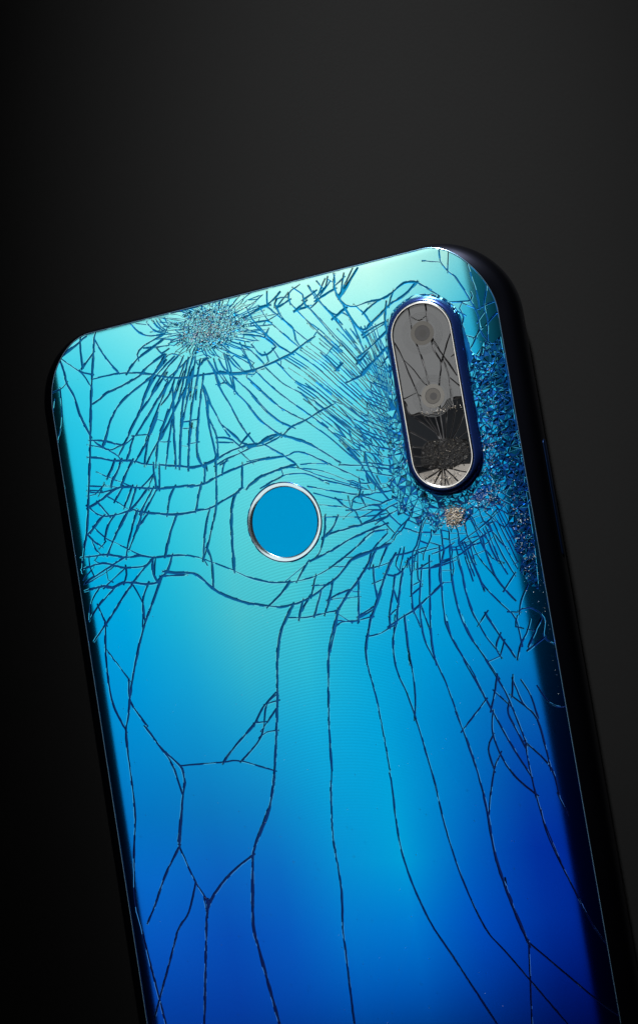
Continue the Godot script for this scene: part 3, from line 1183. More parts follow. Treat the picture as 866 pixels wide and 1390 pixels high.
	k(0.47, [-14.35, -15.43, -16.89, -18.12, -18.28, -19.65, -19.88, -21.66])
	k(0.47, [-14.19, -14.86, -14.73, -18.54, -15.20, -22.72])
	k(0.42, [-14.64, -16.17, -15.48, -18.39, -16.82, -22.52])
	k(0.47, [-12.90, -15.12, -13.55, -18.17, -14.63, -23.02])
	k(0.47, [-11.64, -17.35, -12.61, -20.33, -13.28, -23.47])
	k(0.28, [-21.23, -17.08, -18.45, -17.42])
	k(0.24, [-17.11, -18.78, -15.71, -19.04])
	k(0.24, [-13.07, -16.67, -11.56, -16.87])
	k(0.24, [-13.22, -17.54, -11.72, -17.83])
	k(0.37, [-28.38, -16.41, -25.92, -16.99, -23.89, -17.88, -22.76, -18.00, -21.13, -17.20])
	k(0.37, [-27.83, -16.58, -26.64, -17.76, -25.48, -18.39, -24.18, -18.23, -22.62, -17.86])
	k(0.25, [-28.73, -17.06, -26.23, -18.05, -24.18, -19.55, -23.77, -20.43])
	k(0.37, [-29.12, -18.82, -27.15, -19.29, -24.97, -20.11, -22.30, -20.56, -20.61, -21.32, -18.68, -21.88, -16.31, -22.42, -12.50, -23.46])
	k(0.55, [-24.92, -20.06, -25.65, -21.30, -26.53, -22.35])
	k(0.55, [-23.80, -20.22, -24.82, -21.85, -25.82, -22.89, -26.07, -23.65])
	k(0.55, [-21.97, -20.61, -23.27, -22.14, -24.36, -23.76])
	k(0.48, [-18.70, -21.77, -18.83, -23.35, -18.80, -25.35])
	k(0.36, [-17.80, -21.98, -18.37, -25.47])
	k(0.36, [-18.90, -23.14, -19.95, -23.95, -21.34, -24.80])
	k(0.36, [-19.08, -23.50, -19.80, -24.37, -20.04, -25.13])
	k(0.22, [-27.97, -21.28, -26.08, -22.43, -23.99, -23.62, -22.55, -24.52])
	k(0.50, [-30.47, -26.13, -28.74, -25.61, -26.21, -24.44, -24.76, -24.09, -22.97, -24.31, -20.79, -24.90, -18.62, -25.35, -16.42, -25.58, -12.93, -25.87])
	k(0.25, [-26.95, -23.39, -24.56, -24.23])
	k(0.29, [-30.04, -23.75, -28.04, -24.31, -24.65, -24.11])
	k(0.29, [-30.15, -24.35, -28.98, -24.35, -27.40, -23.31])
	k(0.25, [-29.79, -22.98, -26.76, -23.63])
	k(0.25, [-29.90, -23.62, -27.99, -24.02])
	k(0.28, [-27.32, -23.12, -28.36, -24.56])
	k(0.43, [-24.25, -24.08, -25.89, -25.91])
	k(0.49, [-22.70, -24.36, -24.49, -27.06])
	k(0.49, [-22.04, -24.47, -23.70, -27.40])
	k(0.48, [-20.25, -24.99, -22.00, -26.59, -23.68, -27.66])
	k(0.48, [-19.37, -25.15, -21.23, -27.33, -22.14, -28.41])
	k(0.42, [-18.72, -25.27, -20.28, -27.09, -21.44, -28.53])
	k(0.47, [-15.86, -25.58, -16.88, -26.89, -17.81, -29.41])
	k(0.22, [-26.91, -25.12, -25.78, -25.93, -24.28, -27.20])
	k(0.31, [-28.74, -25.61, -27.18, -27.95])
	k(0.45, [-30.55, -25.91, -29.45, -27.01, -28.41, -27.70, -26.37, -27.95, -24.03, -27.74, -23.11, -27.70, -21.42, -28.39, -17.74, -29.22, -15.79, -29.56, -13.61, -29.70])
	k(0.50, [-28.07, -27.76, -29.49, -28.53, -30.64, -29.76])
	k(0.49, [-26.31, -27.90, -27.49, -29.07, -28.15, -30.17])
	k(0.49, [-23.91, -27.66, -25.51, -29.61, -26.47, -30.45])
	k(0.42, [-22.64, -27.88, -24.02, -30.86])
	k(0.48, [-21.92, -28.31, -22.30, -29.55, -23.24, -30.99])
	k(0.42, [-20.82, -28.60, -22.24, -29.86])
	k(0.48, [-17.49, -22.06, -16.10, -22.46, -14.59, -22.74, -13.14, -23.26, -10.96, -23.35, -8.70, -22.91, -6.42, -22.20, -3.35, -21.81, -1.25, -21.92, 1.52, -21.19])
	k(0.35, [-8.95, -23.72, -7.00, -23.07, -5.24, -22.81, -3.01, -22.26, -1.10, -22.24, 1.45, -21.57])
	k(0.47, [-13.62, -25.99, -11.65, -26.04, -9.60, -25.53, -7.34, -24.96, -4.90, -24.53, -3.37, -24.33, -1.24, -24.24, 1.25, -24.38])
	k(0.47, [-10.14, -9.44, -10.98, -11.05, -12.10, -12.41, -13.79, -14.45, -14.96, -16.01, -16.95, -18.41])
	k(0.47, [-11.62, -9.72, -12.85, -11.66, -14.68, -14.47, -16.60, -17.08])
	k(0.41, [-13.32, -10.56, -14.27, -12.16, -15.84, -13.44])
	k(0.47, [-13.67, -11.29, -13.87, -12.64, -14.25, -15.15, -14.55, -17.48, -15.23, -22.82])
	k(0.47, [-11.99, -12.43, -12.75, -14.86, -13.41, -17.31, -14.67, -22.92])
	k(0.47, [-10.65, -10.72, -11.98, -14.22, -13.09, -16.77, -13.58, -18.27])
	k(0.47, [-9.53, -10.56, -10.99, -14.22, -11.99, -17.39, -12.57, -20.05, -13.27, -23.38])
	k(0.54, [-8.62, -10.75, -9.82, -14.46, -10.65, -17.26, -11.20, -19.52, -11.49, -22.03, -10.88, -23.52])
	k(0.41, [-8.95, -12.26, -8.87, -14.65, -8.99, -17.19, -8.87, -19.57, -8.63, -22.76])
	k(0.47, [-8.82, -12.49, -8.18, -15.28])
	k(0.41, [-8.66, -14.69, -8.86, -17.02, -8.10, -19.52, -8.42, -22.80])
	k(0.41, [-8.23, -15.07, -7.17, -17.94, -6.22, -19.89])
	k(0.46, [-7.01, -18.26, -5.39, -20.05, -4.35, -21.42, -3.36, -21.84])
	k(0.30, [-6.98, -10.11, -6.48, -12.78, -5.28, -15.77, -3.95, -19.16, -2.41, -21.89])
	k(0.39, [-5.83, -10.95, -4.46, -13.58, -2.73, -15.89, -1.29, -18.52, 1.20, -21.13])
	k(0.34, [-4.45, -21.36, -3.14, -20.39])
	k(0.32, [-4.68, -11.19, -2.75, -13.55, -1.03, -15.85, -0.04, -17.41, 2.07, -19.76])
	k(0.27, [-1.93, -12.55, 0.16, -15.12, 2.39, -17.89])
	k(0.25, [-0.54, -11.87, 0.66, -13.48, 2.74, -15.94])
	k(0.35, [-7.96, -19.94, -6.31, -20.36, -5.37, -21.13, -4.57, -22.06])
	k(0.25, [-8.07, -20.57, -5.99, -21.01])
	k(0.47, [-10.68, -23.27, -11.07, -25.85])
	k(0.46, [-8.78, -22.73, -9.25, -25.98])
	k(0.35, [-10.41, -23.32, -10.42, -24.00])
	k(0.35, [-7.99, -23.76, -7.19, -23.52])
	k(0.46, [-8.11, -25.05, -7.66, -23.73, -7.03, -23.26])
	k(0.40, [-4.87, -24.34, -5.46, -27.45])
	k(0.28, [-4.88, -22.59, -3.29, -24.44])
	k(0.28, [-1.23, -22.02, 1.32, -24.01])
	k(0.57, [-4.73, -27.77, -4.35, -27.45, -2.06, -26.51, 0.96, -26.00])
	k(0.28, [-2.45, -28.08, 0.77, -27.12])
	k(0.27, [-13.07, -16.62, -10.63, -16.82])
	k(0.24, [-13.23, -17.54, -12.06, -17.77])
	k(0.27, [-12.55, -19.95, -11.19, -19.97])
	k(0.24, [-16.91, -18.84, -15.83, -19.03])
	k(0.24, [-11.63, -12.01, -10.84, -12.17])
	k(0.28, [-6.63, -12.45, -5.24, -12.50])
	k(0.34, [-4.56, -11.70, -4.30, -14.11])
	k(0.33, [-15.37, -9.53, -11.96, -10.35, -9.36, -10.60, -6.17, -11.07, -3.29, -11.78, 0.53, -11.80])
	k(0.36, [-14.43, -10.53, -15.14, -11.98, -15.99, -13.01])
	k(0.53, [-5.97, -10.88, -3.39, -11.52, -1.06, -11.62, 1.09, -11.40, 3.26, -10.99, 5.21, -10.54, 6.57, -9.88, 8.60, -9.08])
	k(0.34, [-0.29, -3.01, 0.18, -4.58, 1.85, -7.10, 3.57, -9.22, 5.29, -10.66])
	k(0.28, [1.58, -3.25, 2.75, -5.55, 5.50, -8.87, 6.45, -9.95])
	k(0.34, [2.62, -3.29, 4.46, -5.36, 6.00, -7.25, 6.13, -8.82, 6.67, -9.90])
	k(0.28, [4.20, -3.85, 4.66, -5.40, 6.16, -7.48, 7.98, -9.46])
	k(0.28, [3.93, -3.40, 4.46, -5.36])
	k(0.22, [6.06, -3.37, 7.68, -5.90, 10.41, -9.00, 12.38, -11.62])
	k(0.24, [6.95, -4.77, 9.16, -7.96, 11.32, -10.72, 12.33, -11.89])
	k(0.22, [8.78, -4.90, 12.49, -10.98])
	k(0.33, [8.30, -4.12, 8.86, -5.05, 10.58, -3.97])
	k(0.44, [6.73, -4.87, 8.91, -4.74])
	k(0.37, [9.93, -3.05, 10.43, -4.22, 11.38, -5.78, 12.19, -6.92, 13.00, -8.05])
	k(0.43, [12.27, -7.03, 13.28, -6.50])
	k(0.44, [10.00, -4.16, 12.94, -3.24])
	k(0.38, [8.19, -3.61, 10.10, -2.90])
	k(0.32, [13.45, -4.35, 12.84, -3.26, 13.26, -1.45])
	k(0.44, [6.73, -4.87, 8.48, -3.93])
	k(0.33, [6.22, -3.63, 6.21, -2.28, 7.72, -1.57])
	k(0.33, [8.16, -3.74, 8.20, -2.94, 7.06, -1.80])
	k(0.45, [4.20, -3.85, 6.19, -3.20])
	k(0.45, [2.63, -3.24, 4.15, -2.38, 4.75, -1.94])
	k(0.51, [-1.03, -4.21, 1.66, -3.36, 3.05, -3.25])
	k(0.33, [3.90, -3.53, 4.32, -2.62, 5.86, -2.74])
	k(0.34, [2.74, -3.22, 3.00, -1.53])
	k(0.33, [9.27, -2.13, 10.10, -4.05])
	k(0.33, [10.87, -3.46, 12.32, -2.18])
	k(0.28, [4.49, -3.43, 5.93, -2.31])
	k(0.39, [-1.56, -5.40, 0.08, -5.15, 2.18, -5.23, 2.78, -5.60])
	k(0.28, [-0.01, -5.03, 1.90, -7.40])
	k(0.45, [1.70, -7.36, 2.25, -6.61])
	k(0.39, [-1.31, -6.40, 0.39, -6.97, 1.75, -7.66, 2.99, -9.19, 2.23, -9.70, 0.73, -9.87, -0.37, -8.27])
	k(0.23, [-1.08, -5.67, 1.71, -7.30])
	k(0.28, [2.58, -9.49, 3.34, -11.11])
	k(0.28, [1.27, -9.79, 1.59, -10.92, 0.45, -11.46])
	k(0.28, [-2.00, -7.91, -0.62, -9.09, 0.66, -10.82])
	k(0.29, [-4.27, -8.59, -3.17, -10.30, -2.07, -11.90])
	k(0.28, [-2.18, -7.67, -1.26, -10.31, -0.57, -11.82])
	k(0.35, [-4.86, -8.66, -4.67, -11.45])
	k(0.28, [-1.62, -9.36, -1.00, -11.83])
	k(0.53, [16.48, -1.36, 15.12, -2.84, 13.43, -4.63])
	k(0.32, [15.79, -1.29, 14.47, -3.07, 13.35, -4.33])
	k(0.39, [13.40, -4.62, 14.10, -5.74, 15.52, -6.25, 17.14, -6.06, 19.50, -6.13, 20.98, -5.54, 22.68, -4.72, 23.65, -4.71, 24.72, -5.20, 26.06, -6.35])
	k(0.37, [15.44, -6.14, 16.49, -7.51, 17.29, -9.17])
	k(0.37, [16.47, -7.42, 17.84, -6.60, 19.62, -6.01])
	k(0.53, [17.11, -9.07, 18.52, -8.35, 20.32, -7.07, 22.60, -6.29, 24.46, -5.05])
	k(0.21, [17.60, -6.30, 18.60, -6.21])
	k(0.31, [20.19, -7.23, 20.66, -6.21, 21.09, -5.47])
	k(0.42, [19.88, -6.78, 19.40, -8.37, 19.25, -10.02])
	k(0.42, [16.89, -9.21, 19.44, -7.62])
	k(0.43, [13.75, -5.47, 14.48, -7.63, 15.92, -9.65, 17.30, -9.11])
	k(0.38, [13.02, -2.15, 13.09, -4.08, 13.81, -5.67])
	k(0.38, [10.33, -4.20, 11.37, -5.78, 12.51, -6.80, 14.02, -6.19])
	k(0.54, [12.04, -7.17, 14.02, -6.19])
	k(0.27, [13.33, -6.70, 14.31, -7.40, 15.05, -10.03, 15.64, -12.61])
	k(0.27, [14.49, -8.10, 16.01, -10.24, 16.71, -11.90, 17.41, -14.12])
	k(0.42, [15.92, -10.22, 17.51, -9.63, 19.36, -9.20])
	k(0.32, [16.04, -10.62, 19.32, -9.38])
	k(0.26, [17.42, -9.57, 17.85, -12.15, 18.17, -13.16])
	k(0.25, [16.75, -10.31, 17.47, -12.63])
	k(0.53, [14.76, -13.08, 16.46, -12.22, 19.10, -10.64])
	k(0.43, [14.40, -13.95, 16.06, -12.80])
	k(0.53, [14.97, -15.26, 17.38, -13.74, 19.40, -12.30])
	k(0.26, [15.99, -12.40, 16.65, -14.52, 17.09, -16.50])
	k(0.26, [17.32, -11.57, 18.42, -15.09])
	k(0.26, [18.15, -11.37, 19.15, -14.87])
	k(0.26, [17.32, -13.82, 19.08, -16.91])
	k(0.25, [15.09, -13.02, 15.88, -14.93])
	k(0.42, [17.87, -14.88, 19.27, -13.59])
	k(0.22, [8.79, -4.80, 11.77, -9.30, 14.67, -13.91])
	k(0.22, [11.29, -5.66, 13.38, -9.28, 15.25, -12.90])
	k(0.22, [12.06, -7.04, 15.28, -12.72])
	k(0.26, [8.36, -7.20, 10.95, -10.45, 13.90, -14.32, 14.73, -15.81])
	k(0.37, [10.13, -12.28, 11.41, -14.17])
	k(0.43, [11.22, -14.13, 12.19, -13.54])
	k(0.27, [12.07, -13.55, 13.84, -15.81])
	k(0.44, [7.97, -9.45, 8.71, -9.10])
	k(0.33, [11.68, -1.74, 10.16, -3.97])
	k(0.33, [12.15, -1.57, 11.73, -2.61, 10.01, -3.65])
	k(0.32, [12.37, -1.81, 13.17, -2.47, 13.13, -1.32])
	k(0.32, [14.56, -1.66, 13.88, -3.59])
	k(0.32, [13.01, -2.82, 14.46, -2.02])
	k(0.27, [10.65, -1.78, 11.12, -2.57])
	k(0.34, [-1.99, -14.62, -0.08, -17.63, 1.70, -19.43, 3.64, -20.77])
	k(0.34, [-2.35, -16.68, -0.76, -19.04, 1.21, -20.97, 2.04, -21.62])
	k(0.56, [1.86, -21.45, 5.00, -23.05, 6.46, -24.09])
	k(0.33, [6.36, -24.04, 7.89, -25.22, 9.46, -26.65])
	k(0.28, [-1.36, -13.48, 1.16, -16.52, 3.32, -18.50, 5.61, -20.14])
	k(0.22, [5.44, -19.98, 8.33, -22.74, 10.68, -25.46, 12.36, -27.28])
	k(0.28, [-0.09, -12.29, 0.47, -13.28, 2.91, -16.10, 6.69, -19.84])
	k(0.33, [6.53, -19.62, 9.01, -22.30, 11.20, -24.80, 12.34, -26.25])
	k(0.22, [0.89, -11.52, 3.20, -14.43, 5.74, -16.49, 7.78, -19.49])
	k(0.22, [3.48, -12.27, 5.07, -14.43, 7.79, -16.53, 9.81, -18.94])
	k(0.39, [2.72, -11.27, 3.62, -12.30])
	k(0.22, [3.91, -11.01, 7.02, -13.88, 10.76, -18.09, 13.13, -20.65, 14.78, -22.57])
	k(0.33, [9.58, -11.56, 11.46, -14.15])
	k(0.43, [11.35, -14.19, 12.20, -13.61])
	k(0.26, [12.13, -13.53, 13.49, -15.72])
	k(0.44, [1.84, -21.58, 3.36, -20.62, 5.52, -20.09, 7.27, -19.48, 9.73, -18.79])
	k(0.33, [7.37, -17.74, 8.75, -19.20, 10.25, -21.02])
	k(0.19, [10.17, -20.91, 12.31, -23.03, 14.35, -25.03])
	k(0.22, [8.83, -19.31, 11.65, -22.24, 13.71, -24.15])
	k(0.22, [9.09, -22.41, 11.00, -23.63, 13.82, -25.77])
	k(0.26, [11.79, -20.85, 13.37, -23.24])
	k(0.32, [12.56, -19.87, 13.16, -20.69])
	k(0.54, [12.61, -16.16, 14.18, -15.77, 15.02, -15.56, 16.21, -14.41])
	k(0.57, [-3.41, -22.06, -1.90, -21.92, 0.34, -21.19, 2.06, -21.49])
	k(0.34, [-3.77, -24.09, -1.65, -24.10, 1.65, -24.43, 3.15, -24.14, 4.74, -24.53, 7.68, -26.42])
	k(0.34, [-1.39, -22.02, 0.55, -23.55, 1.67, -24.34, 2.99, -25.64])
	k(0.27, [7.68, -26.42, 10.20, -28.21])
	k(0.50, [-28.16, -27.73, -29.91, -29.06, -31.38, -30.03])
	k(0.49, [-26.19, -27.97, -27.62, -29.24, -28.45, -31.03])
	k(0.49, [-24.01, -27.74, -25.90, -29.93, -27.40, -31.91, -28.50, -33.55])
	k(0.42, [-22.46, -28.00, -23.96, -30.66, -25.08, -33.09, -25.50, -34.43])
	k(0.48, [-21.77, -28.32, -23.04, -30.61, -24.85, -33.33])
	k(0.36, [-20.80, -28.49, -21.98, -29.79, -22.62, -30.18])
	k(0.57, [-16.21, -29.54, -17.60, -31.72, -19.15, -35.14])
	k(0.27, [-30.05, -29.14, -28.39, -30.94, -27.14, -31.75, -25.70, -32.69, -24.46, -33.49, -22.81, -34.46, -20.99, -35.05])
	k(0.31, [-31.29, -29.95, -30.49, -30.99, -29.25, -32.11])
	k(0.31, [-28.62, -31.61, -29.55, -32.26])
	k(0.31, [-30.64, -31.17, -30.28, -32.45, -29.34, -33.41])
	k(0.43, [-32.99, -33.14, -30.67, -33.30, -28.60, -33.43, -25.53, -34.32, -23.03, -34.42, -21.10, -35.03, -18.67, -35.22, -15.84, -35.57])
	k(0.40, [-33.31, -34.92, -30.90, -34.59, -28.82, -34.71, -26.23, -35.72, -23.77, -36.01, -22.39, -35.92, -20.95, -35.15])
	k(0.43, [-32.95, -36.91, -30.20, -35.91, -27.72, -34.99, -25.50, -34.19])
	k(0.50, [-33.29, -38.12, -29.85, -37.89, -28.55, -38.39, -26.62, -37.87, -25.06, -38.11, -23.10, -38.61, -21.08, -38.72, -20.29, -38.04, -19.28, -37.41, -18.00, -35.23])
	k(0.43, [-25.77, -35.69, -25.85, -36.79, -26.45, -37.94])
	k(0.31, [-33.11, -37.13, -31.51, -36.72, -29.03, -35.89, -27.77, -35.28])
	k(0.48, [-21.11, -35.09, -23.19, -36.60, -25.35, -38.47, -27.55, -40.55, -30.07, -43.01])
	k(0.31, [-25.98, -35.86, -28.60, -37.37, -29.78, -38.10])
	k(0.31, [-29.03, -35.59, -29.02, -37.10, -28.50, -37.43])
	k(0.48, [-21.14, -35.22, -21.53, -37.45, -20.97, -38.74])
	k(0.31, [-20.81, -35.28, -21.33, -37.59, -20.97, -38.34])
	k(0.27, [-25.18, -38.19, -23.99, -41.08, -24.00, -43.07])
	k(0.48, [-22.53, -38.60, -23.63, -40.33, -24.09, -42.26, -24.03, -43.86])
	k(0.54, [-20.23, -37.95, -21.58, -40.24, -23.92, -43.88])
	k(0.30, [-19.36, -37.23, -17.99, -37.71, -16.25, -37.88])
	k(0.36, [-19.91, -37.81, -18.08, -38.19, -16.34, -38.36])
	k(0.37, [-27.96, -38.28, -31.27, -40.61, -33.37, -42.54])
	k(0.37, [-30.44, -37.90, -32.27, -39.65, -33.30, -42.14])
	k(0.31, [-31.39, -40.63, -30.64, -42.93])
	k(0.25, [-31.62, -33.35, -31.73, -34.66, -31.28, -36.05])
	k(0.25, [-29.97, -33.31, -30.79, -33.99, -30.05, -34.41])
	k(0.25, [-33.21, -36.36, -31.35, -35.12])
	k(0.50, [-30.27, -25.13, -31.20, -29.05, -32.59, -32.89, -33.31, -35.22])
	k(0.53, [-11.68, -25.93, -12.53, -27.91, -13.16, -29.58])
	k(0.35, [-13.24, -29.42, -11.09, -29.64])
	k(0.46, [-9.14, -25.37, -9.81, -29.17, -11.19, -32.66, -12.48, -35.39])
	k(0.46, [-10.93, -29.61, -12.14, -32.50, -13.25, -36.65])
	k(0.43, [-18.63, -29.13, -16.25, -29.60, -13.60, -29.60, -11.19, -29.62, -9.83, -29.27, -7.98, -28.61, -6.30, -28.23])
	k(0.57, [-5.56, -27.68, -6.53, -28.28, -7.30, -29.61, -7.87, -31.66, -8.37, -35.67, -8.70, -39.02])
	k(0.35, [-12.36, -35.22, -13.12, -36.57, -12.82, -37.30])
	k(0.47, [-12.36, -35.22, -11.96, -37.05, -12.33, -40.71])
	k(0.27, [-19.25, -35.20, -18.35, -35.14, -16.18, -35.43, -13.28, -36.45, -10.89, -37.71, -8.92, -38.79, -6.60, -40.22, -4.23, -41.16, -1.79, -41.63])
	k(0.53, [-19.74, -37.31, -17.93, -37.79, -15.76, -38.06, -14.54, -38.61, -13.43, -39.76, -11.95, -41.26, -10.01, -42.52, -7.23, -43.77])
	k(0.33, [-20.29, -37.88, -18.00, -38.17, -15.67, -38.19])
	k(0.46, [-5.67, -27.66, -6.61, -28.17, -7.98, -28.61])
	k(0.38, [6.17, -33.64, 5.63, -36.11, 4.25, -38.73, 2.93, -39.28])
	k(0.43, [7.97, -34.00, 6.85, -35.55, 5.35, -36.54])
	k(0.37, [14.89, -35.22, 11.05, -35.69, 7.37, -36.02, 5.48, -36.42])
	k(0.42, [14.73, -36.13, 9.79, -37.17, 6.56, -38.34, 3.12, -39.35])
	k(0.37, [14.59, -36.94, 12.84, -36.84, 11.53, -37.46, 9.27, -38.97, 7.27, -40.06])
	k(0.31, [14.48, -37.58, 12.21, -39.26, 11.44, -40.82])
	k(0.42, [14.22, -39.06, 12.20, -39.35, 9.10, -39.98])
	k(0.22, [5.96, -33.70, 9.10, -34.23, 11.63, -34.66, 14.77, -34.79])
	k(0.27, [8.99, -34.31, 10.41, -33.61, 12.37, -33.85, 14.86, -34.28])
	k(0.26, [11.13, -34.67, 13.03, -34.06])
	k(0.22, [5.95, -31.99, 7.60, -32.46, 10.27, -33.30, 10.51, -33.63])
	k(0.32, [8.25, -31.59, 9.52, -32.98, 10.36, -33.36])
	k(0.22, [5.33, -30.32, 8.35, -31.65, 10.55, -32.26])
	k(0.32, [10.25, -33.39, 10.46, -32.21, 11.54, -31.74, 12.84, -32.29])
	k(0.21, [10.53, -32.41, 14.19, -33.64])
	k(0.21, [12.56, -32.16, 15.02, -33.38])
	k(0.22, [3.81, -26.64, 7.29, -28.42, 11.94, -30.62])
	k(0.22, [2.45, -26.16, 6.47, -27.32, 10.17, -29.32, 12.77, -31.01])
	k(0.26, [4.59, -29.23, 9.09, -30.83, 11.59, -31.50])
	k(0.26, [6.83, -28.72, 9.29, -29.73, 12.07, -31.02])
	k(0.22, [4.13, -26.03, 7.42, -26.55, 10.36, -28.23, 12.31, -29.62])
	k(0.45, [-1.78, -26.43, 0.92, -26.02, 2.92, -25.87])
	k(0.27, [-1.38, -27.72, 0.73, -27.04, 3.02, -27.07, 4.98, -27.62, 7.25, -29.21])
	k(0.43, [10.21, -23.94, 12.36, -27.09, 13.20, -29.12, 14.73, -31.65])
	k(0.42, [13.39, -26.34, 13.55, -28.25, 14.92, -31.68])
	k(0.32, [10.86, -24.82, 11.93, -26.72])
	k(0.27, [12.33, -27.27, 11.52, -26.18])
	k(0.27, [11.54, -31.74, 11.95, -30.59, 11.94, -29.46])
	k(0.44, [2.63, -39.41, 1.50, -40.57, 0.53, -41.76])
	k(0.34, [-6.60, -40.14, -3.84, -41.28, -0.78, -41.75, 1.71, -41.75, 3.60, -41.47, 6.00, -40.61, 7.99, -39.60, 12.20, -37.28])
	k(0.49, [-0.68, -41.76, -2.06, -43.09, -4.39, -44.66])
	k(0.45, [-7.24, -43.76, -4.42, -44.56, -2.60, -44.96, -0.71, -44.91, 0.78, -44.66, 2.75, -44.00, 4.77, -42.97, 6.54, -42.11, 9.34, -39.91, 11.81, -39.46])
	k(0.38, [3.35, -41.52, 2.88, -42.69, 2.26, -44.21])
	k(0.26, [2.86, -42.78, 4.47, -42.93])
	k(0.22, [5.89, -40.65, 7.87, -40.87])
	k(0.21, [7.87, -39.72, 9.45, -39.89])
	k(0.66, [-0.61, -44.93, -1.54, -46.04, -3.08, -48.31, -4.01, -50.86])
	k(0.44, [0.90, -44.58, -0.09, -47.01])
	k(0.44, [2.00, -44.17, 0.26, -46.20])
	k(0.44, [3.84, -43.63, 2.27, -46.93])
	k(0.43, [5.75, -42.56, 4.84, -44.88, 3.84, -46.85])
	k(0.33, [-1.84, -46.60, 0.79, -46.94, 3.27, -46.82, 5.74, -46.67])
	k(0.54, [5.60, -46.88, 7.72, -44.55, 9.38, -43.11, 11.62, -40.56])
	k(0.49, [5.79, -46.62, 5.24, -48.33, 3.77, -51.90])
	k(0.33, [4.71, -45.01, 6.55, -44.38, 8.11, -44.08])
	k(0.22, [4.60, -45.07, 6.02, -45.05, 9.09, -45.32])
	k(0.32, [9.40, -43.02, 9.09, -45.32, 8.42, -48.56])
	k(0.32, [5.07, -48.78, 6.05, -48.35, 8.45, -48.41, 10.27, -48.26])
	k(0.22, [5.75, -47.18, 7.34, -48.48])
	k(0.32, [5.70, -48.06, 7.34, -48.48])
	k(0.32, [8.63, -47.97, 10.40, -47.53])
	k(0.21, [8.08, -44.27, 9.12, -44.57])
	k(0.53, [9.06, -40.12, 11.97, -39.46, 14.64, -38.86])
	k(0.47, [12.69, -39.29, 10.80, -41.61, 8.39, -43.96])
	k(0.32, [10.71, -41.56, 11.97, -41.70, 14.51, -41.30])
	k(0.37, [14.29, -39.18, 12.75, -41.54])
	k(0.32, [12.56, -39.46, 11.35, -41.60])
	k(0.37, [11.89, -41.59, 11.70, -43.25, 11.71, -45.67])
	k(0.32, [11.61, -43.76, 13.09, -43.42])
	k(0.52, [15.24, -40.45, 13.59, -42.61, 11.83, -45.88, 10.36, -48.37])
	k(0.32, [9.44, -43.09, 8.61, -48.40])
	k(0.37, [8.60, -47.88, 11.16, -46.86])
	k(0.32, [8.55, -48.17, 10.68, -47.35])
	k(0.27, [7.59, -48.48, 10.52, -48.26])
	k(0.42, [10.44, -48.19, 9.36, -50.94, 8.91, -52.37, 8.76, -54.33])
	k(0.30, [9.49, -50.73, 10.99, -50.70, 13.71, -49.72])
	k(0.42, [13.90, -49.25, 15.05, -48.76, 16.51, -48.23, 18.67, -46.89, 21.06, -45.27])
	k(0.42, [16.01, -42.43, 14.67, -46.49, 13.94, -49.34])
	k(0.37, [14.68, -43.33, 14.13, -45.11, 13.08, -48.29, 12.89, -49.94])
	k(0.26, [14.20, -45.02, 14.52, -47.11])
	k(0.26, [13.07, -48.39, 14.38, -47.59])
	k(0.42, [12.75, -49.84, 14.04, -49.21])
	k(0.31, [13.36, -42.79, 14.46, -43.21, 15.92, -42.69, 17.14, -41.31])
	k(0.31, [14.04, -49.17, 13.02, -51.44, 12.77, -52.89, 12.72, -54.85])
	k(0.31, [15.08, -48.86, 14.86, -52.06, 14.72, -55.11])
	k(0.24, [16.44, -48.04, 17.01, -50.33])
	k(0.36, [17.55, -41.37, 16.54, -46.39, 16.51, -48.42])
	k(0.31, [18.42, -40.59, 17.89, -44.20, 18.19, -44.70])
	k(0.31, [18.64, -42.65, 17.61, -46.92, 17.26, -50.55, 17.45, -52.78, 18.41, -55.48])
	k(0.26, [16.58, -46.12, 18.03, -45.29])
	k(0.26, [17.00, -44.85, 18.15, -44.57])
	k(0.26, [18.03, -42.83, 19.87, -42.20])
	k(0.36, [19.89, -41.56, 19.08, -46.77, 18.26, -52.53, 18.39, -55.59])
	k(0.26, [17.61, -47.47, 18.35, -51.44])
	k(0.31, [21.51, -40.54, 21.13, -43.78, 20.66, -48.65, 20.87, -51.79, 22.57, -56.13])
	k(0.35, [22.93, -40.58, 22.52, -43.99, 22.54, -47.65, 22.97, -50.62, 23.77, -53.10])
	k(0.30, [23.78, -41.09, 24.02, -44.59, 23.96, -46.04, 24.45, -49.20])
	k(0.25, [24.73, -40.51, 25.51, -44.64])
	k(0.31, [18.03, -42.83, 20.51, -42.95, 23.44, -42.49])
	k(0.31, [14.18, -41.49, 15.11, -40.61, 16.89, -40.53, 19.66, -40.14])
	k(0.31, [16.70, -41.57, 18.39, -40.77, 21.13, -40.51])
	k(0.26, [16.60, -39.93, 15.56, -42.54])
	k(0.26, [16.00, -40.01, 15.08, -41.91, 15.72, -42.75])
	k(0.26, [16.92, -41.46, 17.01, -43.14])
	k(0.30, [25.11, -40.55, 25.56, -42.81, 26.13, -44.89, 26.53, -46.88])
	k(0.22, [26.02, -40.70, 26.68, -42.80, 28.27, -45.41, 29.40, -47.38])
	k(0.30, [27.48, -39.85, 27.77, -42.98, 28.42, -45.61, 29.48, -47.48])
	k(0.25, [27.89, -39.28, 28.61, -42.39, 29.06, -43.54])
	k(0.25, [28.25, -38.98, 29.21, -43.21, 29.89, -45.12])
	k(0.25, [28.70, -38.51, 29.58, -42.18, 30.92, -45.54])
	k(0.22, [29.13, -37.86, 30.35, -41.95, 31.35, -44.62])
	k(0.22, [29.60, -37.58, 30.83, -41.30, 31.51, -43.75])
	k(0.20, [30.02, -37.29, 31.69, -42.70])
	k(0.20, [30.28, -37.06, 31.91, -41.93])
	k(0.20, [30.72, -36.69, 32.05, -41.14])
	k(0.20, [31.14, -36.40, 32.26, -39.92])
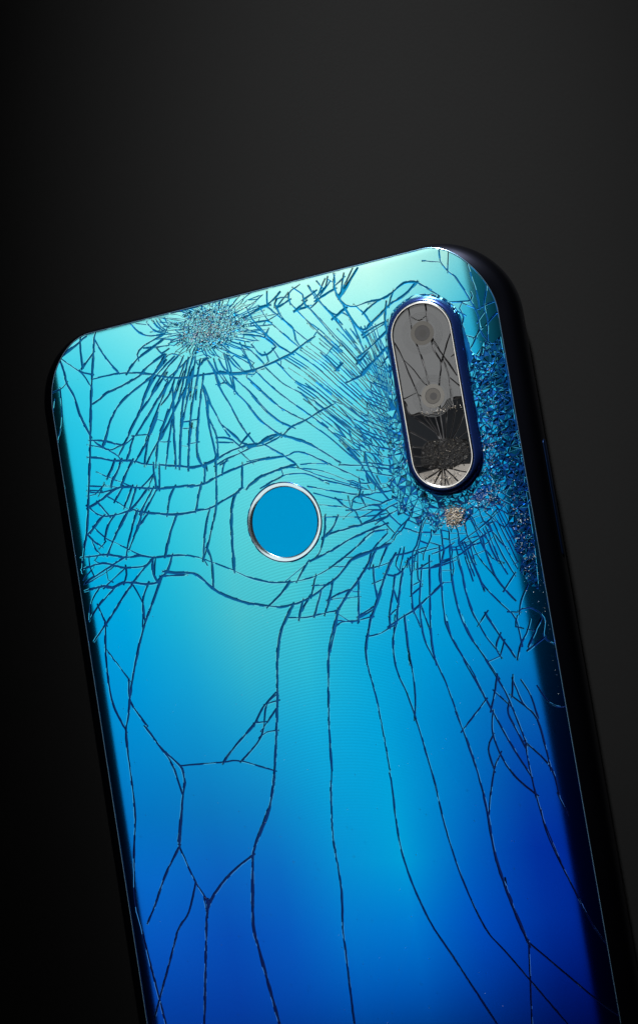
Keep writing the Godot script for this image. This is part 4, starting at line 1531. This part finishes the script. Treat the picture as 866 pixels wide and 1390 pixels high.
	k(0.29, [30.92, -45.54, 29.23, -47.35])
	k(0.24, [28.75, -43.22, 29.57, -43.77])
	k(0.30, [24.71, -40.12, 27.79, -38.63, 29.65, -37.50])
	k(0.28, [25.12, -41.01, 27.64, -39.97])
	k(0.31, [20.36, -42.75, 22.42, -42.40, 24.44, -41.72, 26.30, -40.74])
	k(0.31, [20.65, -41.11, 21.93, -40.86, 23.37, -40.27])
	k(0.30, [23.69, -42.32, 23.99, -44.74, 24.25, -48.60, 25.16, -51.45])
	k(0.30, [25.05, -51.34, 26.41, -49.91])
	k(0.35, [26.22, -50.15, 27.57, -53.05, 29.07, -56.03])
	k(0.22, [25.07, -51.22, 25.73, -52.97, 26.95, -55.03])
	k(0.25, [24.79, -42.49, 25.24, -45.29])
	k(0.22, [25.63, -42.63, 26.27, -45.63, 27.71, -48.02, 29.60, -50.37])
	k(0.30, [27.88, -42.99, 28.35, -45.41, 29.32, -47.27, 30.34, -48.77])
	k(0.29, [29.27, -47.35, 30.90, -45.53])
	k(0.24, [29.43, -50.29, 30.67, -50.52])
	k(0.29, [29.48, -50.35, 30.15, -51.43, 30.31, -54.68])
	k(0.30, [27.66, -53.06, 26.84, -54.57, 27.30, -55.89])
	k(0.26, [28.05, -54.01, 27.27, -55.62])
	k(0.34, [32.33, -47.28, 31.20, -49.08, 30.73, -50.53])
	k(0.29, [31.90, -51.86, 31.18, -53.37, 30.26, -54.49, 29.47, -56.36])
	k(0.29, [30.29, -51.18, 29.91, -52.30, 30.59, -52.57])
	k(0.34, [33.20, -51.96, 32.42, -53.01])
	k(0.34, [32.39, -53.18, 31.24, -54.89])
	k(0.38, [33.29, -54.23, 31.08, -55.50])
	k(0.24, [30.81, -50.27, 32.11, -50.10, 33.64, -51.75, 33.29, -54.23, 34.93, -55.66])
	k(0.30, [25.29, -56.28, 26.41, -58.86, 27.38, -61.60, 28.71, -67.58])
	k(0.30, [26.33, -58.34, 25.59, -60.58, 24.74, -62.66])
	k(0.28, [22.31, -55.89, 23.47, -58.90, 24.97, -62.93, 26.89, -67.99, 28.60, -71.73])
	k(0.25, [24.32, -61.24, 20.42, -64.89])
	k(0.28, [19.98, -62.55, 20.53, -64.86, 21.32, -68.82, 21.84, -73.65])
	k(0.20, [25.64, -60.28, 27.24, -62.19])
	k(0.29, [27.31, -62.04, 26.97, -63.37, 27.70, -65.67, 28.54, -68.17])
	k(0.29, [28.67, -67.18, 28.53, -69.77, 28.76, -74.30])
	k(0.29, [28.61, -67.33, 31.29, -70.85, 31.75, -74.59])
	k(0.30, [25.03, -62.94, 24.49, -65.10, 24.95, -68.39, 26.47, -71.56, 28.88, -74.20])
	k(0.25, [24.49, -66.01, 23.52, -67.63, 23.86, -70.49])
	k(0.25, [25.06, -68.40, 23.89, -70.29, 22.77, -73.74])
	k(0.29, [28.33, -59.10, 29.13, -62.22, 29.96, -63.32, 30.59, -64.39, 30.98, -66.83, 31.30, -71.05])
	k(0.20, [27.78, -61.09, 29.88, -63.21])
	k(0.29, [29.51, -59.45, 30.30, -61.35, 30.74, -64.11])
	k(0.29, [28.40, -58.71, 27.88, -61.10])
	k(0.24, [31.47, -60.50, 32.52, -62.62, 33.62, -63.25])
	k(0.28, [10.28, -48.24, 8.96, -52.49, 8.76, -54.34, 9.21, -58.82, 9.38, -62.78, 9.48, -68.81])
	k(0.24, [13.74, -48.74, 12.74, -53.46, 12.86, -56.26, 13.62, -58.89, 14.25, -62.19, 15.01, -67.55, 15.44, -71.24])
	k(0.24, [15.19, -48.94, 14.92, -52.83, 14.92, -56.98, 14.66, -60.17, 14.12, -62.52])
	k(0.27, [18.61, -49.43, 18.30, -53.52, 18.53, -55.61, 19.39, -58.91, 20.50, -64.73, 21.39, -69.71])
	k(0.28, [20.82, -49.75, 21.17, -52.77, 23.01, -57.10, 24.37, -61.34, 25.16, -63.45])
	k(0.30, [23.02, -50.06, 23.74, -52.89, 25.30, -56.04, 26.48, -58.56])
	k(0.32, [9.33, -69.64, 9.42, -70.48, 9.14, -77.92, 9.78, -83.48, 11.60, -89.62, 14.04, -94.54, 20.86, -108.32])
	k(0.26, [14.86, -66.90, 15.43, -71.07, 15.85, -76.85, 16.92, -83.73, 19.05, -90.88, 21.82, -94.93, 31.11, -108.56])
	k(0.45, [21.84, -73.32, 21.97, -76.57, 22.05, -81.69, 23.00, -87.38, 24.55, -93.46])
	k(0.24, [24.54, -93.06, 24.27, -95.06, 22.50, -108.36])
	k(0.24, [24.48, -93.05, 26.56, -95.17, 39.87, -108.76])
	k(0.25, [22.78, -73.55, 21.93, -76.84])
	k(0.35, [22.84, -84.83, 22.82, -86.03, 23.14, -87.38])
	k(0.22, [28.79, -73.98, 29.28, -78.01, 30.48, -82.87])
	k(0.24, [29.12, -76.25, 29.51, -79.82, 31.79, -87.24, 33.55, -92.36, 35.55, -95.93, 42.94, -109.12])
	k(0.21, [31.67, -74.50, 32.46, -77.00])
	k(0.43, [-30.54, -39.96, -33.15, -42.32])
	k(0.31, [-31.38, -40.60, -30.44, -43.51])
	k(0.43, [-27.62, -40.65, -30.58, -43.49, -32.99, -45.56])
	k(0.43, [-30.60, -43.24, -31.20, -46.94, -31.53, -50.43, -31.46, -54.96, -29.88, -59.36])
	k(0.25, [-31.20, -46.99, -27.84, -52.40])
	k(0.54, [-22.18, -41.32, -24.55, -45.09, -27.66, -52.17, -29.05, -56.75, -29.90, -59.15, -30.19, -62.37])
	k(0.36, [-24.03, -42.17, -24.56, -44.84])
	k(0.43, [-28.14, -52.11, -28.46, -55.07, -26.42, -58.80])
	k(0.42, [-26.68, -59.13, -24.26, -62.99, -23.23, -65.07, -22.37, -69.33])
	k(0.53, [-24.12, -63.01, -22.83, -64.37, -21.81, -65.71, -21.74, -67.68, -22.32, -69.34, -24.15, -75.80])
	k(0.24, [-21.86, -65.21, -15.31, -65.40, -12.50, -65.52, -7.45, -67.40])
	k(0.46, [-15.05, -65.47, -13.73, -64.11, -9.07, -60.40])
	k(0.34, [-9.34, -60.73, -7.68, -58.52, -5.17, -56.54])
	k(0.34, [-12.24, -65.52, -8.64, -62.49, -7.12, -58.34, -5.35, -57.00])
	k(0.34, [-8.34, -61.56, -5.56, -58.77])
	k(0.28, [-9.22, -60.50, -7.63, -60.49])
	k(0.29, [-8.78, -62.52, -7.76, -61.99, -6.12, -61.93])
	k(0.28, [-7.20, -58.09, -5.23, -57.80])
	k(0.51, [-5.03, -56.20, -6.07, -61.34, -7.28, -66.70, -8.33, -70.42, -9.86, -73.87, -11.83, -76.81])
	k(0.61, [-1.84, -46.51, -3.36, -48.93, -4.28, -51.92, -5.19, -57.07])
	k(0.41, [5.42, -47.55, 3.65, -51.55, 2.59, -56.83, 1.70, -62.62, 1.14, -67.97])
	k(0.59, [-9.19, -72.56, -12.41, -77.79, -13.09, -80.13, -14.26, -86.76, -14.50, -89.61, -14.06, -93.12, -12.24, -107.55])
	k(0.39, [0.67, -69.93, 0.09, -73.64, -0.34, -77.82, -0.35, -84.36, -1.07, -89.91, -1.24, -93.77, -1.87, -107.79])
	k(0.53, [-22.79, -71.32, -24.24, -76.84])
	k(0.42, [-24.14, -76.60, -27.32, -80.78, -29.35, -84.33, -31.22, -87.17])
	k(0.36, [-24.20, -76.60, -22.69, -81.36, -20.98, -84.88])
	k(0.35, [-22.54, -82.10, -24.36, -86.12, -26.44, -88.44, -28.39, -92.39, -35.63, -107.01])
	k(0.47, [-21.02, -84.63, -21.67, -87.26, -22.77, -92.68, -25.71, -107.24])
	k(0.29, [-21.54, -84.48, -21.45, -86.79])
	k(0.50, [-12.75, -78.77, -16.95, -81.29, -20.53, -84.67, -21.55, -87.03])
	k(0.43, [-30.21, -61.93, -30.51, -70.87, -31.70, -76.74, -32.86, -84.10, -32.47, -88.33, -32.02, -92.21, -30.30, -107.14])
	k(0.26, [28.24, -1.83, 28.21, -3.11, 29.07, -4.71, 29.78, -5.52, 31.12, -8.60, 31.36, -9.39])
	k(0.24, [29.43, -2.30, 28.97, -4.50])
	k(0.25, [31.47, -8.22, 31.31, -9.10, 27.92, -8.54])
	k(0.28, [31.24, -8.99, 31.95, -11.35, 31.85, -12.98, 32.56, -14.78, 34.09, -16.57])
	k(0.24, [30.09, -9.10, 31.43, -10.04])
	k(0.25, [26.02, -2.49, 28.02, -3.10])
	k(0.23, [23.76, -4.93, 24.32, -5.06, 25.67, -6.13, 27.16, -7.49])
	k(0.26, [31.65, -3.95, 31.94, -6.04, 32.26, -8.50, 32.27, -10.33])
	k(0.26, [33.62, -6.25, 33.61, -7.71, 32.94, -9.93, 32.96, -12.49, 32.56, -14.78])
	k(0.25, [32.12, -10.38, 33.30, -10.02, 34.75, -9.66])
	k(0.25, [31.84, -11.97, 32.96, -10.85])
	k(0.25, [32.85, -12.56, 34.37, -11.27])
	k(0.30, [31.88, -12.98, 30.58, -14.89, 29.67, -15.79])
	k(0.30, [29.74, -10.03, 29.97, -11.09, 29.33, -12.60])
	k(0.25, [29.36, -13.30, 31.01, -14.03])
	k(0.25, [28.85, -9.73, 30.09, -10.75])
	k(0.24, [32.56, -14.78, 31.12, -16.11])
	k(0.24, [31.02, -13.98, 32.00, -13.19])
	k(0.22, [34.46, -9.74, 34.57, -15.40])


func camera_cracks() -> void:
	j(0.27, [23.07, -7.44, 23.11, -10.11, 23.08, -12.07, 23.60, -14.34, 24.01, -17.17, 24.17, -19.16])
	j(0.31, [25.52, -8.01, 25.40, -10.43, 25.52, -12.61, 26.20, -14.52, 27.22, -16.69, 28.08, -18.62])
	j(0.21, [20.11, -12.01, 20.71, -13.32, 21.23, -15.01, 21.69, -17.08, 22.41, -19.97, 22.60, -22.36])
	j(0.16, [21.23, -15.01, 22.38, -16.63, 23.46, -18.62, 24.50, -19.62])
	j(0.30, [25.53, -12.91, 25.58, -14.58, 26.26, -16.48, 25.67, -18.69, 25.24, -20.55, 25.07, -22.66])
	j(0.28, [28.75, -12.55, 28.04, -13.17, 26.84, -15.44, 26.17, -16.75])
	j(0.26, [26.54, -15.76, 26.96, -18.19, 26.92, -20.12, 26.79, -22.61])
	j(0.19, [19.47, -20.36, 20.53, -20.18, 22.24, -19.74])
	j(0.21, [23.12, -9.52, 24.29, -10.38, 25.44, -9.85])
	j(0.20, [27.74, -16.02, 28.61, -15.62])
	j(0.18, [22.41, -19.97, 24.36, -21.54, 25.21, -21.32])
	j(0.20, [26.99, -18.58, 28.56, -20.46])
	j(0.37, [19.73, -20.08, 20.45, -20.62, 20.95, -22.48, 22.38, -22.47, 23.31, -22.95, 24.74, -22.85, 25.65, -22.25, 26.59, -21.47, 29.15, -21.61])
	j(0.20, [24.69, -27.70, 24.05, -25.63, 21.31, -22.75])
	j(0.20, [24.69, -27.70, 23.76, -24.99, 22.36, -22.57])
	j(0.20, [24.69, -27.70, 24.12, -25.26, 23.13, -22.82])
	j(0.20, [24.69, -27.70, 24.47, -25.52, 24.15, -22.73])
	j(0.20, [24.79, -27.72, 24.89, -25.41, 24.97, -22.70])
	j(0.20, [24.79, -27.72, 25.28, -25.48, 26.10, -21.96])
	j(0.20, [24.89, -27.74, 26.06, -25.63, 27.55, -21.67])
	j(0.20, [24.89, -27.74, 26.86, -25.60, 28.51, -23.02])
	j(0.20, [24.99, -27.75, 27.53, -26.31, 29.29, -25.30])
	j(0.20, [25.05, -27.96, 27.31, -27.61, 29.32, -27.42])
	j(0.20, [24.66, -27.89, 22.71, -26.35, 19.66, -24.00])
	j(0.20, [24.66, -27.89, 22.55, -27.29, 19.46, -26.31])
	j(0.27, [19.45, -28.67, 20.77, -29.30, 22.58, -29.44, 24.07, -30.11, 26.08, -30.09, 28.80, -30.40])
	j(0.20, [24.47, -27.85, 21.76, -28.31, 19.85, -27.56])
	j(0.24, [24.54, -27.67, 24.07, -30.11, 21.23, -31.34, 20.57, -31.61])
	j(0.20, [24.07, -30.11, 22.47, -32.34, 22.14, -33.06])
	j(0.24, [24.07, -30.11, 23.45, -32.51, 23.25, -33.45])
	j(0.20, [24.17, -30.12, 24.46, -32.50, 24.49, -33.47])
	j(0.20, [24.17, -30.12, 25.72, -32.15, 26.36, -33.04])
	j(0.24, [24.17, -30.12, 24.26, -31.30, 23.71, -33.34])
	j(0.20, [24.27, -30.14, 26.68, -31.17, 28.38, -31.67])
	j(0.20, [23.98, -30.09, 20.80, -30.28, 19.62, -30.07])
	j(0.20, [27.11, -28.74, 29.06, -28.91])
	j(0.20, [26.44, -28.03, 27.01, -30.45])
